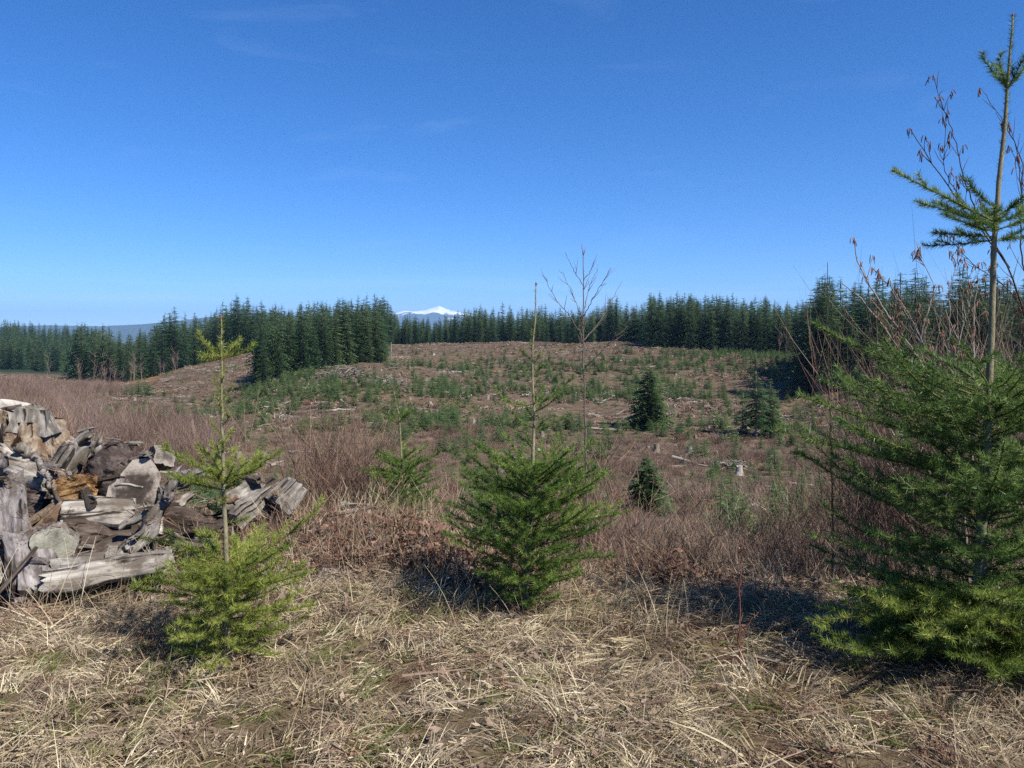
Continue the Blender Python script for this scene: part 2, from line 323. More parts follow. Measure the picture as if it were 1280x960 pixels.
# ---------------------------------------------------------------- terrain
NEAR = [(0.5, None, 0.0), (4.9, None, 0.0), (5.8, None, -0.10), (7.5, None, -0.55)]
COL = {   # photo column: (depth, photo row)
    -500: [(15, 705), (30, 640), (60, 585), (100, 545), (150, 515), (250, 488), (400, 470), (600, 462), (800, 440), (1100, 424), (1500, 425)],
    0:    [(15, 705), (30, 640), (60, 588), (100, 547), (150, 518), (250, 490), (400, 474), (600, 464), (800, 442), (1100, 422), (1500, 424)],
    110:  [(15, 705), (30, 645), (60, 592), (100, 552), (150, 524), (250, 500), (380, 479), (450, 474), (600, 468), (800, 455), (1100, 428), (1500, 426)],
    160:  [(15, 705), (30, 648), (60, 595), (100, 555), (150, 528), (220, 508), (300, 492), (370, 480), (430, 478), (560, 478), (800, 462), (1500, 428)],
    250:  [(15, 705), (30, 650), (60, 597), (100, 558), (150, 532), (220, 510), (290, 486), (360, 464), (415, 452), (470, 454), (560, 458), (800, 452), (1500, 428)],
    325:  [(15, 705), (30, 650), (60, 597), (100, 558), (150, 524), (200, 497), (238, 482), (290, 474), (360, 452), (420, 439), (480, 440), (560, 444), (800, 442), (1500, 428)],
    400:  [(15, 705), (30, 650), (60, 599), (100, 560), (150, 520), (195, 472), (215, 465), (250, 462), (300, 455), (360, 446), (450, 436), (600, 434), (1000, 432), (1500, 428)],
    480:  [(15, 705), (30, 650), (60, 600), (100, 562), (150, 522), (195, 481), (225, 466), (270, 456), (320, 447), (370, 436), (430, 432), (600, 430), (1000, 430), (1500, 428)],
    640:  [(15, 703), (30, 650), (60, 604), (100, 566), (150, 532), (220, 490), (290, 456), (350, 436), (410, 430), (600, 428), (1000, 429), (1500, 428)],
    820:  [(15, 703), (30, 655), (60, 610), (100, 574), (150, 540), (220, 493), (290, 454), (340, 434), (400, 429.5), (600, 428), (1000, 429), (1500, 428)],
    1000: [(15, 700), (30, 655), (60, 612), (100, 577), (150, 548), (190, 506), (240, 468), (300, 448), (350, 441), (450, 436), (600, 432), (1000, 429), (1500, 428)],
    1140: [(15, 700), (30, 655), (60, 610), (100, 568), (150, 516), (190, 472), (230, 462), (300, 452), (450, 440), (600, 434), (1000, 429), (1500, 428)],
    1700: [(15, 700), (30, 650), (60, 600), (100, 550), (150, 500), (190, 468), (230, 460), (300, 450), (450, 440), (600, 434), (1000, 429), (1500, 428)],
}
LG0, LG1, NLG = math.log(0.5), math.log(30000), 480
LGS = np.linspace(LG0, LG1, NLG)
caz, cz = [], []
for px, prof in sorted(COL.items()):
    az = math.atan((px - 640) / F); ca = math.cos(az)
    rr = [a for a, _, _ in NEAR] + [d / ca for d, _ in prof] + [3500, 9000, 28000]
    zz = [z for _, _, z in NEAR] + [EYE - (y - HOR) / F * d for d, y in prof] + [-60, -160, -200]
    caz.append(az); cz.append(np.interp(LGS, np.log(rr), zz))
flat = np.interp(LGS, np.log([0.5, 30, 300, 3500, 9000, 28000]), [0, 0.2, -3, -60, -160, -200])
caz = [-math.pi, -1.7] + caz + [1.7, math.pi]; cz = [flat, flat] + cz + [flat, flat]
NAZ = 1441
AZS = np.linspace(-math.pi, math.pi, NAZ); cz = np.array(cz)
LUT = np.stack([np.interp(AZS, caz, cz[:, k]) for k in range(NLG)], 1)
def blur(A, s, axis):
    k = np.exp(-0.5 * (np.arange(-3 * s, 3 * s + 1) / s) ** 2); k /= k.sum()
    return np.apply_along_axis(lambda v: np.convolve(np.pad(v, 3 * s, mode='edge'), k, 'valid'), axis, A)
LUT = blur(blur(LUT, 4, 0), 4, 1)

def ground(x, y, rough=True):
    x, y = np.asarray(x, float), np.asarray(y, float)
    r = np.maximum(np.hypot(x, y), 0.51); az = np.arctan2(x, y)
    a = np.clip((az + math.pi) / (2 * math.pi) * (NAZ - 1), 0, NAZ - 1.001)
    b = np.clip((np.log(r) - LG0) / (LG1 - LG0) * (NLG - 1), 0, NLG - 1.001)
    i, j = a.astype(int), b.astype(int); f, g = a - i, b - j
    z = (LUT[i, j] * (1 - f) + LUT[i + 1, j] * f) * (1 - g) + (LUT[i, j + 1] * (1 - f) + LUT[i + 1, j + 1] * f) * g
    # the heap of earth under the log pile, the hump under the bramble
    z = z + 0.80 * np.exp(-((x + 3.9) / 1.5) ** 2 - ((y - 7.3) / 0.95) ** 2)
    z = z + 0.42 * np.exp(-((x + 1.35) / 0.95) ** 2 - ((y - 6.5) / 0.7) ** 2)
    if rough:
        k1 = np.clip((r - 12) / 60, 0, 1) * np.clip((900 - r) / 400, 0.15, 1)
        z = z + 0.05 * fbm(x * 1.7, y * 1.7, 3, 3) * np.clip(r / 3, 0, 1) + k1 * (0.9 * fbm(x * 0.05, y * 0.05, 3, 11) + 0.25 * fbm(x * 0.35, y * 0.35, 2, 17))
    return z

fr = np.radians(np.linspace(-52, 52, 620)); bk = np.radians(np.concatenate([np.linspace(-180, -53, 60), np.linspace(53, 180, 60)[:-1]]))
TA = np.sort(np.concatenate([fr, bk]))
TR = np.concatenate([np.exp(np.linspace(math.log(0.55), math.log(12), 90)), np.exp(np.linspace(math.log(12.3), math.log(1500), 250)), np.exp(np.linspace(math.log(1560), math.log(27500), 40))])
AA, RR = np.meshgrid(TA, TR, indexing='ij')
GX, GY = RR * np.sin(AA), RR * np.cos(AA); GZ = ground(GX, GY)
na, nr = len(TA), len(TR)
i = np.arange(na)[:, None]; j = np.arange(nr - 1)[None]
i2 = (i + 1) % na
Q = np.stack([i * nr + j, i * nr + j + 1, i2 * nr + j + 1, i2 * nr + j], -1).reshape(-1, 4)[:, ::-1]
V = np.stack([GX, GY, GZ], -1).reshape(-1, 3)
V = np.vstack([V, [0, 0, 0]])
T = np.stack([np.full(na, len(V) - 1), np.arange(na) * nr, ((np.arange(na) + 1) % na) * nr], -1)[:, ::-1]
gme = npmesh('ground', V, [Q, T], [M['ground']], None, True)
PXG = 640 + F * np.tan(np.clip(AA, -1.4, 1.4)); DG = np.abs(GY)
straw = np.clip((6.4 - RR + 0.6 * fbm(GX * 0.9, GY * 0.9, 3, 5)) / 1.2, 0, 1)
fl = np.clip((RR - 620) / 60, 0, 1)
def blob(px, d, wpx, wd): return np.exp(-((PXG - px) / wpx) ** 2 - ((DG - d) / wd) ** 2) * (np.abs(AA) < 1.2)
orange = np.clip(2.2 * blob(178, 378, 18, 26) + 0.9 * blob(318, 400, 16, 16) + 0.5 * blob(240, 395, 40, 6), 0, 1) * np.clip(0.6 + 0.7 * fbm(GX * 0.12, GY * 0.12, 3, 41), 0, 1)
cov = np.zeros((len(V), 4), np.float32); cov[:, 3] = 1
cov[:-1, 0] = straw.ravel() * 0.8; cov[:-1, 1] = fl.ravel(); cov[:-1, 2] = orange.ravel(); cov[-1, 0] = 0.8
ca_ = gme.color_attributes.new('cover', 'FLOAT_COLOR', 'POINT'); ca_.data.foreach_set('color', cov.ravel())
tag(obj('ground', gme), 'brown logged-over ground falling to a valley and rising again', None, None, 'structure')

# ---------------------------------------------------------------- far hills and mountain
def ridge(name, prof, d0, d1, mat, label, seed, amp):
    xs = np.linspace(prof[0][0], prof[-1][0], 260); ys = np.interp(xs, [p[0] for p in prof], [p[1] for p in prof])
    dep = np.linspace(0, 1, 40); XX, DD = np.meshgrid(xs, dep, indexing='ij')
    dm = (d0 + d1) / 2; D = d0 + (d1 - d0) * DD; X = (XX - 640) / F * dm * (0.35 + 0.65 * D / dm)
    crest = EYE - (np.interp(XX, xs, ys) - HOR) / F * dm
    shape = np.sin(np.pi * DD) ** 0.9
    nse = fbm(X / dm * 30, D / dm * 30, 5, seed)
    Z = -200 + (crest + 200) * shape + amp * nse * shape * (0.4 + 1.2 * np.abs(DD - 0.5))
    k = len(dep); a = np.arange(len(xs) - 1)[:, None] * k; b = np.arange(k - 1)[None]
    Qd = np.stack([a + b, a + k + b, a + k + b + 1, a + b + 1], -1).reshape(-1, 4)
    return tag(obj(name, npmesh(name, np.stack([X, D, Z], -1), [Qd], [mat], None, True)), label, None, None, 'structure')
def far_mat(name, snowline=None):
    m, n, l, b = newmat(name)
    g = n.new('ShaderNodeNewGeometry'); nz_ = n.new('ShaderNodeTexNoise'); nz_.inputs['Scale'].default_value = 0.0022; nz_.inputs['Detail'].default_value = 7
    nz_.inputs['Roughness'].default_value = 0.65
    l.new(g.outputs['Position'], nz_.inputs['Vector'])
    r = ramp(n, [(0.35, (0.015, 0.028, 0.018)), (0.65, (0.05, 0.065, 0.045))]); l.new(nz_.outputs['Fac'], r.inputs[0])
    out = r.outputs[0]
    if snowline:
        s = n.new('ShaderNodeSeparateXYZ'); l.new(g.outputs['Position'], s.inputs[0])
        a = n.new('ShaderNodeMath'); a.operation = 'MULTIPLY_ADD'; a.inputs[1].default_value = 1000; l.new(nz_.outputs['Fac'], a.inputs[0]); l.new(s.outputs['Z'], a.inputs[2])
        mr_ = n.new('ShaderNodeMapRange'); mr_.inputs[1].default_value = snowline; mr_.inputs[2].default_value = snowline + 60
        l.new(a.outputs[0], mr_.inputs[0])
        c = n.new('ShaderNodeMix'); c.data_type = 'RGBA'; c.inputs['B'].default_value = (0.85, 0.87, 0.9, 1)
        l.new(mr_.outputs[0], c.inputs['Factor']); l.new(out, c.inputs['A']); out = c.outputs['Result']
    l.new(out, b.inputs['Base Color']); b.inputs['Roughness'].default_value = 0.9
    return m
ridge('hills', [(-500, 402), (-150, 408), (0, 409), (60, 407), (130, 408), (170, 406), (220, 402), (270, 395.5), (310, 391), (345, 391), (390, 399), (440, 406), (520, 412), (640, 413), (800, 410), (1000, 404), (1300, 398), (1800, 402)],
      9500, 14500, far_mat('distant_forest'), 'blue distant forested hills along the horizon', 5, 14)
ridge('mountain', [(380, 418), (430, 408), (470, 399), (492, 393), (505, 390), (520, 389.5), (532, 389), (541, 386.5), (549, 384.5), (557, 387), (566, 389), (580, 392), (600, 396), (640, 400), (690, 398), (715, 395), (725, 394.5), (740, 398), (780, 406), (840, 416)],
      18000, 26000, far_mat('snowy_mountain', 1150), 'distant blue mountain with snow on its upper slopes', 23, 130)

# ================================================================ plant generators
NWID, NDEN, NLEN = 1.4, 1.6, 1.4
def seg_needles(mb, A, B, dens, ln, wd, m=0, up=0.12, rate=None):
    """needles along the segments A->B"""
    A, B = np.asarray(A), np.asarray(B); L = np.linalg.norm(B - A, axis=1)
    wd = wd * NWID; cnt = rng.poisson(L * NDEN * dens * (1 if rate is None else rate)); idx = np.repeat(np.arange(len(A)), cnt)
    if not len(idx): return
    t = nrm(B - A)[idx]; p = A[idx] + (B - A)[idx] * rng.random((len(idx), 1))
    u = nrm(np.cross(t, [0.02, 0.01, 1.0])); v = np.cross(u, t)
    ph = rng.random(len(idx)) * 2 * np.pi
    rad = np.cos(ph)[:, None] * u + np.sin(ph)[:, None] * v * 0.9
    d = nrm(0.55 * t + 0.85 * rad + np.array([0, 0, up]) + rng.normal(0, 0.12, (len(idx), 3)))
    l_ = ln * NLEN * rng.uniform(0.7, 1.15, (len(idx), 1)); w = nrm(np.cross(d, rng.normal(size=d.shape))) * wd / 2
    mb.tris(p - w, p + w, p + d * l_, m)

def branch_axes(p0, az, L, e0, e1, twig=0.5, spacing=0.05, sub=True, bend=0.0):
    """main axis plus side twigs: list of (polyline, radius, needle_rate)"""
    n = 9; s = np.linspace(0, 1, n); el = np.radians(e0 + (e1 - e0) * s ** 1.3); a = az + bend * s + rng.normal(0, 0.03, n).cumsum() * 0.5
    d = np.stack([np.cos(el) * np.sin(a), np.cos(el) * np.cos(a), np.sin(el)], 1)
    P = np.vstack([[p0], p0 + np.cumsum(d[:-1] * L / (n - 1), 0)])
    out = [(P, 0.0022 + 0.006 * L, 1.0)]
    side = 1; q = max(0.06, 0.16 * L)
    while q < L * 0.97:
        f = q / L; k = min(int(f * (n - 1)), n - 2); pos = P[k] + (P[k + 1] - P[k]) * (f * (n - 1) - k)
        t = nrm(P[k + 1] - P[k]); lat = nrm(np.cross(t, [0, 0, 1.0])) * side
        tl = twig * L * (1 - f) ** 0.75 * rng.uniform(0.45, 1.25) + 0.03
        dr = nrm(t * 0.75 + lat * 0.7 + np.array([0, 0, rng.uniform(-0.15, 0.42)]))
        m_ = 5; ss = np.linspace(0, 1, m_)[:, None]
        TP = pos + dr * tl * ss + (t * 0.18 + np.array([0, 0, 0.10])) * tl * ss ** 2
        out.append((TP, 0.0013 + 0.003 * tl, 1.0))
        if sub and tl > 0.14:
            sg = side; w = 0.05
            while w < tl * 0.9:
                f2 = w / tl; k2 = min(int(f2 * 4), 3); p2 = TP[k2] + (TP[k2 + 1] - TP[k2]) * (f2 * 4 - k2)
                t2 = nrm(TP[k2 + 1] - TP[k2]); l2 = nrm(np.cross(t2, [0, 0, 1.0])) * sg
                sl_ = 0.5 * tl * (1 - f2) + 0.025
                d2 = nrm(t2 * 0.7 + l2 * 0.75 + np.array([0, 0, rng.uniform(-0.15, 0.2)]))
                out.append((p2 + d2 * sl_ * np.linspace(0, 1, 3)[:, None], 0.0011, 1.0))
                sg = -sg; w += rng.uniform(0.08, 0.14)
        side = -side; q += rng.uniform(0.7, 1.9) * spacing
    return out

def fir_branch(root, axes, nmat, dens, ln, wd, bare=0.12):
    mw, mn = MB(), MB()
    for k, (P, r, rate) in enumerate(axes):
        mw.tube(P, np.linspace(r, r * 0.4, len(P)), 4 if k == 0 else 3)
        A, B = P[:-1], P[1:]
        rt = np.ones(len(A)) * rate
        if k == 0: rt[:max(1, int(bare * len(A)))] *= 0.25
        seg_needles(mn, A, B, dens, ln, wd, rate=rt)
    b = mw.build('branch', M['fir_twig'], root, True)
    mn.build('needles', nmat, b)
    return b

def fir_trunk(root, P, R, needle=None, from_k=0, dens=300, ln=0.02, wd=0.002):
    mb = MB(); P = np.asarray(P, float)
    n = 26; s = np.linspace(0, 1, len(P)); q = np.linspace(0, 1, n)
    PP = np.stack([np.interp(q, s, P[:, c]) for c in range(3)], 1); PP[1:-1, :2] += rng.normal(0, 0.002, (n - 2, 2))
    RR_ = np.interp(q, s, R) * rng.uniform(0.94, 1.08, n)
    mb.tube(PP, RR_, 9)
    t = mb.build('trunk', M['fir_trunk'], root, True)
    if needle is not None:
        k = int(from_k * n); mn = MB()
        seg_needles(mn, PP[k:-1], PP[k + 1:], dens, ln, wd)
        # buds at the tip
        mb2 = MB(); mb2.tube([PP[-1] - [0, 0, .004], PP[-1] + [0, 0, .008], PP[-1] + [0, 0, .016]], [.004, .006, .002], 5)
        mb2.build('bud', M['red_bark'], t, True)
        mn.build('needles', needle, t)
    return PP

def at_height(PP, z):
    return np.array([np.interp(z, PP[:, 2], PP[:, 0]), np.interp(z, PP[:, 2], PP[:, 1]), z])

GA = 2.39996

# ---------------------------------------------------------------- foreground firs
def relbase(x, y, d):
    X = (x - 640) / F * d
    return np.array([X, d, float(ground(X, d)) - 0.02])

# 1: yellow-green fir before the log pile
d = 4.1; b = relbase(284, 825, d)
r1 = empty('young_fir', b); tag(r1, 'yellow-green young fir with thin spindly leader, in front of the log pile', 'fir tree', 'young firs on the roadside bank')
def local(pts, b): return [np.asarray(p) - b for p in pts]
TPX = local([b, pix(283, 700, d), pix(279, 560, d), pix(277, 450, d), pix(276.5, 398, d)], b)
PP = fir_trunk(r1, TPX, [0.018, 0.013, 0.008, 0.005, 0.003], M['needle_left'], 0.55, 420, 0.022, 0.0021)
zt = lambda y: (EYE - (y - HOR) / F * d) - b[2]
for az, L, e0, e1 in ((-1.5, .18, 38, 62), (1.5, .18, 18, 32), (1.1, .15, 42, 60), (-1.2, .15, 12, 20), (0.3, .12, 40, 55), (-0.5, .10, 50, 60), (3.0, .12, 30, 45), (-2.3, 0.12, 5, 12)):
    fir_branch(r1, branch_axes(at_height(PP, zt(449)), az, L, e0, e1, 0.22, 0.06, False), M['needle_left'], 520, 0.022, 0.0021, 0)
for k, (az, L, e0, e1) in enumerate(((-1.5, .36, 24, 34), (1.35, .34, 26, 38), (0.4, .32, 25, 35), (-0.6, .32, 26, 44), (2.6, .30, 24, 35), (-2.5, .31, 16, 30), (2.0, .28, 12, 28), (-2.0, .27, 6, 20), (1.0, .26, 35, 50), (-1.1, .26, 38, 52), (3.1, .24, 25, 40))):
    fir_branch(r1, branch_axes(at_height(PP, zt(598 + 7 * (k % 3))), az, L, e0, e1, 0.45, 0.07), M['needle_left'], 560, 0.023, 0.0022, 0.1)
for k in range(5):
    fir_branch(r1, branch_axes(at_height(PP, zt(612 + 14 * k)), k * GA + 0.5, .10 + .008 * k, 8, 25, 0.4, 0.05, False), M['needle_left'], 520, 0.022, 0.0021, 0.1)
for az, L, e0, e1, y in ((1.2, .60, 22, 52, 712), (-1.45, .46, 12, 16, 700), (1.75, .50, 14, 22, 742), (0.2, .42, 20, 30, 715), (-0.6, .46, 15, 25, 722), (2.7, .40, 12, 18, 720), (-2.4, .44, 10, 12, 725), (3.3, .36, 20, 15, 735)):
    fir_branch(r1, branch_axes(at_height(PP, zt(y)), az, L, e0, e1, 0.42, 0.08), M['needle_left'], 560, 0.024, 0.0023, 0.15)
for q in range(52):
    k = q * 33 / 51; y = 702 + 114 * (k / 33); L = (.40 + .08 * min(1, k / 12) - .09 * (k / 33)) * rng.uniform(.55, 1.15)
    fir_branch(r1, branch_axes(at_height(PP, zt(y)), q * GA, L, rng.uniform(0, 30) * (1 - .5 * k / 33), rng.uniform(0, 44) * (1 - .5 * k / 33), 0.42, 0.085), M['needle_left'], 500, 0.024, 0.0023, 0.2)

for k in range(11):      # short upswept shoots along the leader
    fir_branch(r1, branch_axes(at_height(PP, zt(468 + 11 * k)), k * GA, rng.uniform(.035, .06) + .006 * k, 48, 62, 0.2, 0.06, False), M['needle_left'], 560, 0.020, 0.0021, 0)

# 2: full green fir in the middle
d = 4.9; b = relbase(655, 760, d)
r2 = empty('young_fir', b); tag(r2, 'dense bright green bushy young fir with tall kinked leader, beside bare alder sapling', 'fir tree', 'young firs on the roadside bank')
TPX = local([b, pix(660, 700, d), pix(667, 580, d), pix(667, 505, d), pix(665, 440, d), pix(669, 400, d), pix(670, 356, d)], b)
PP = fir_trunk(r2, TPX, [0.022, 0.018, 0.011, 0.0075, 0.006, 0.0045, 0.0028], M['needle_mid'], 0.62, 130, 0.017, 0.002)
zt = lambda y: (EYE - (y - HOR) / F * d) - b[2]
for az, L, e0, e1, y in ((-1.4, .30, -4, 72, 506), (1.35, .33, 25, 58, 508), (1.5, .26, 22, 30, 540), (-1.0, .20, 30, 50, 560), (0.4, .24, 30, 50, 510), (2.4, .24, 20, 45, 515), (-2.2, .2, 20, 50, 535), (1.2, .12, 40, 60, 470), (-1.7, .12, 40, 60, 452)):
    fir_branch(r2, branch_axes(at_height(PP, zt(y)), az, L, e0, e1, 0.14, 0.10, False), M['needle_mid'], 700, 0.018, 0.0022, 0)
for az, L, e0, e1, y in ((1.35, .52, 30, 42, 610), (-1.4, .48, 30, 40, 605), (0.5, .44, 30, 40, 600), (-0.5, .44, 30, 42, 598), (2.5, .40, 30, 40, 600), (-2.5, .42, 28, 38, 604), (1.9, .46, 25, 30, 622), (-1.9, .5, 20, 26, 620), (3.1, .34, 34, 40, 610), (1.2, .55, 22, 30, 645), (-1.2, .5, 20, 30, 640)):
    fir_branch(r2, branch_axes(at_height(PP, zt(y)), az, L, e0, e1, 0.42, 0.08), M['needle_mid'], 600, 0.024, 0.0023, 0.12)
for k in range(74):
    f = k / 73; y = 606 + 150 * f
    L = (0.31 + 0.30 * math.sin(math.pi * min(1, f * 1.0 + .08)) ** .8) * rng.uniform(.72, 1.12)
    fir_branch(r2, branch_axes(at_height(PP, zt(y)), k * GA, L, rng.uniform(14, 40) * (1 - .55 * f), rng.uniform(8, 58) * (1 - .45 * f), 0.42, 0.085), M['needle_mid'], 520, 0.025, 0.0024, 0.25)

for k in range(10):
    fir_branch(r2, branch_axes(at_height(PP, zt(405 + 17 * k)), k * GA + 1, rng.uniform(.03, .06) + .008 * k, 46, 64, 0.2, 0.06, False), M['needle_mid'], 520, 0.017, 0.0021, 0)

# 3: smaller fir further down the bank, between the brown shrub and the dense fir
d = 7.2; b = relbase(503, 690, d)
r3 = empty('young_fir', b); tag(r3, 'small young fir with drooping open top, growing right behind the brown shrub', 'fir tree', 'young firs on the roadside bank')
zb = float(b[2])
TPX = local([b, pix(503, 640, d), pix(502, 570, d), pix(499, 520, d), pix(492, 488, d)], b)
PP = fir_trunk(r3, TPX, [0.018, 0.013, 0.008, 0.005, 0.003], M['needle_mid'], 0.4, 330, 0.024, 0.0028)
zt = lambda y: (EYE - (y - HOR) / F * d) - b[2]
for az, L, e0, e1, y in ((-1.3, .20, 40, 10, 528), (1.4, .20, 45, 30, 528), (0.4, .16, 45, 30, 526), (2.6, .17, 40, 20, 528), (-2.3, .18, 30, 10, 530), (1.45, .45, 20, 38, 588), (-1.4, .28, 25, 35, 585)):
    fir_branch(r3, branch_axes(at_height(PP, zt(y)), az, L, e0, e1, 0.3, 0.07, False), M['needle_mid'], 420, 0.025, 0.003, 0)
for k in range(44):
    f = k / 43; y = 572 + 100 * f
    L = (0.26 + 0.14 * math.sin(math.pi * min(1, f * 1.1))) * rng.uniform(.8, 1.1)
    fir_branch(r3, branch_axes(at_height(PP, zt(y)), k * GA, L, rng.uniform(8, 36), rng.uniform(0, 40), 0.42, 0.085), M['needle_mid'], 420, 0.026, 0.003, 0.2)

# 4: tall fir on the right
d = 4.2; b = relbase(1222, 822, d)
r4 = empty('tall_fir', b); tag(r4, 'tall dark green fir with long bare trunk section, casting shade on the dry grass', 'fir tree')
TPX = local([b, pix(1226, 700, d), pix(1236, 500, d), pix(1243, 300, d), pix(1258, 125, d), pix(1266, 20, d)], b)
PP = fir_trunk(r4, TPX, [0.036, 0.030, 0.019, 0.013, 0.009, 0.004], M['needle_right'], 0.68, 420, 0.026, 0.0022)
zt = lambda y: (EYE - (y - HOR) / F * d) - b[2]
for az, L, e0, e1, y in ((-1.45, .60, 28, 30, 278), (-1.2, .42, 25, 22, 285), (-1.7, .36, 2, 4, 296), (-0.9, .34, -4, 4, 300), (1.1, .4, 5, 12, 300), (-1.9, .34, 10, 18, 290), (1.3, .5, 20, 30, 280), (0.4, .42, 20, 28, 286), (2.4, .40, 15, 22, 288), (-2.6, .4, 12, 18, 292), (-0.5, .4, 25, 30, 282), (1.8, .35, 30, 50, 270), (-1.5, .26, 40, 52, 262)):
    fir_branch(r4, branch_axes(at_height(PP, zt(y)), az, L, e0, e1, 0.26, 0.08, False), M['needle_right'], 720, 0.028, 0.0024, 0.05)
for az, L, e0, e1, y in ((-1.5, .22, 50, 55, 110), (1.5, .22, 50, 55, 112), (0.2, .2, 50, 55, 108), (2.9, .18, 50, 60, 112), (-2.3, 0.2, 45, 50, 115)):
    fir_branch(r4, branch_axes(at_height(PP, zt(y)), az, L, e0, e1, 0.2, 0.08, False), M['needle_right'], 620, 0.026, 0.0023, 0)
whorls = [(500, .62, 12, 14), (520, .74, 10, 12), (540, .90, 14, 20), (575, 1.02, 14, 18), (612, 1.05, 10, 14), (650, 1.06, 8, 12), (690, 1.0, 4, 10), (728, .92, 0, 8), (766, .85, -2, 6), (796, .80, -6, 4)]
for w, (y, L0, e0, e1) in enumerate(whorls):
    for k in range(9):
        az = -1.5 + k * 2 * math.pi / 9 + w * 0.37 + rng.normal(0, .12)
        L = L0 * rng.uniform(.72, 1.08)
        fir_branch(r4, branch_axes(at_height(PP, zt(y + rng.uniform(-20, 14))), az, L, e0 + 4 + rng.normal(0, 8), e1 + 14 + rng.normal(0, 12), 0.38, 0.10), M['needle_right'], 330, 0.029, 0.0030, 0.3)
for k in range(52):
    y = 505 + 305 * k / 51
    fir_branch(r4, branch_axes(at_height(PP, zt(y)), k * GA, rng.uniform(.3, .75), rng.uniform(0, 40), rng.uniform(0, 50), 0.42, 0.10), M['needle_right'], 330, 0.027, 0.0027, 0.25)
for k in range(30):     # low boughs sweeping out over the grass
    fir_branch(r4, branch_axes(at_height(PP, zt(rng.uniform(735, 805))), 3.14 + rng.uniform(-1.7, 2.1), rng.uniform(.6, 1.12), rng.uniform(-6, 14), rng.uniform(0, 30), 0.42, 0.09), M['needle_low'], 360, 0.028, 0.0030, 0.3)
for az, L, e0, e1, y in ((-1.35, 1.0, 20, 34, 500), (-1.6, 1.05, 12, 22, 560)):   # two long arms reaching over the slope
    fir_branch(r4, branch_axes(at_height(PP, zt(y)), az, L, e0, e1, 0.2, 0.07, False), M['needle_right'], 520, 0.027, 0.0025, 0.3)

# ---------------------------------------------------------------- bare saplings
def catkins(mb, p, n):
    for _ in range(n):
        q = p + rng.normal(0, 0.008, 3); l_ = rng.uniform(.025, .055); dx = rng.normal(0, .010, 3); dx[2] = 0
        mb.tube([q, q + dx * .5 - [0, 0, l_ * .35], q + dx - [0, 0, l_]], [.0022, .0036, .0018], 5)

def sapling(name, label, stems, mat, group=None, twigs=8, cat_rate=0.0, tl=0.16, cat='sapling', side_in_plane=0.4):
    """stems: list of (polyline points, base radius); the first is the trunk"""
    base = np.asarray(stems[0][0][0]); root = empty(name, base); tag(root, label, cat, group)
    mc = MB(); anyc = False
    for k, (P, r) in enumerate(stems):
        P = np.asarray(P, float) - base; n = max(8, len(P) * 5)
        s = np.r_[0, np.cumsum(np.linalg.norm(np.diff(P, axis=0), axis=1))]; q = np.linspace(0, s[-1], n)
        PPs = np.stack([np.interp(q, s, P[:, c]) for c in range(3)], 1)
        for c in range(3): PPs[1:-1, c] = np.convolve(PPs[:, c], [.25, .5, .25], 'valid')
        PPs[1:-1] += rng.normal(0, .0035, (n - 2, 3))
        mb = MB(); mb.tube(PPs, np.linspace(r, max(.0014, r * .22), n), 7 if k == 0 else 5)
        L = s[-1]; nt = int(twigs * L)
        for _ in range(nt):
            f = rng.uniform(.25, .98); i_ = min(int(f * (n - 1)), n - 2); p = PPs[i_]; t = nrm(PPs[i_ + 1] - PPs[i_])
            dr = nrm(t + nrm(rng.normal(size=3)) * np.array([1, 1, .5]) * .75 + [0, 0, .15]); l_ = tl * rng.uniform(.4, 1.2) * (1.15 - f * .6)
            mid = p + dr * l_ * .5; end = p + dr * l_ + [0, 0, .12 * l_] + rng.normal(0, .008, 3)
            mb.tube([p, mid, end], [.0022, .0017, .001], 4)
            if rng.random() < cat_rate: catkins(mc, end, rng.integers(2, 6)); anyc = True
        if cat_rate and rng.random() < .9: catkins(mc, PPs[-1], 4); anyc = True
        mb.build('trunk' if k == 0 else 'branch', mat, root, True)
    if anyc: mc.build('catkins', M['catkin'], root, True)['kind'] = 'stuff'
    return root

def PL(d, *pts): return [pix(x, y, d + (p[0] if p else 0)) for x, y, *p in pts]
def gfoot(x, d, dz=-0.05):
    X = (x - 640) / F * d; return np.array([X, d, float(ground(X, d)) + dz])

d = 6.3
sapling('alder_sapling', 'slender bare alder sapling with upswept branches, standing behind dense green fir',
  [([gfoot(737, d)] + PL(d, (733, 600), (731, 500), (728, 400), (730, 330), (727, 305)), .012),
   (PL(d, (728, 420), (712, 395, -.1), (695, 375, -.2), (682, 350, -.25), (677, 342, -.25)), .0042),
   (PL(d, (729, 400), (716, 370, .1), (706, 345, .15), (699, 338, .2)), .0036),
   (PL(d, (730, 425), (748, 405, .1), (762, 380, .2), (777, 352, .25)), .0042),
   (PL(d, (730, 395), (742, 372, -.1), (755, 350, -.2), (765, 335, -.2)), .0036),
   (PL(d, (731, 460), (752, 440, -.15), (775, 415, -.2), (790, 385, -.3)), .0036),
   (PL(d, (730, 358), (718, 340), (708, 318)), .0035), (PL(d, (730, 350), (738, 338), (745, 325)), .0035),
   (PL(d, (731, 385), (735, 365, .1), (742, 345, .1), (748, 336, .1)), .004), (PL(d, (728, 430), (724, 410, .1), (724, 395, .1)), .003)],
  M['mid_bark'], None, 11, 0, .16)
sapling('alder_sapling', 'thin dark straight sapling stem at the left edge of the tall fir',
  [([gfoot(1042, 6.6)] + PL(6.6, (1040, 600), (1038, 520), (1035, 440), (1034, 380), (1034.5, 328)), .012),
   (PL(6.6, (1040, 560), (1050, 540), (1058, 500), (1066, 470)), .004), (PL(6.6, (1041, 585), (1020, 565, -.1), (1003, 545, -.2)), .004)], M['dark_bark'], None, 3, 0, .08)
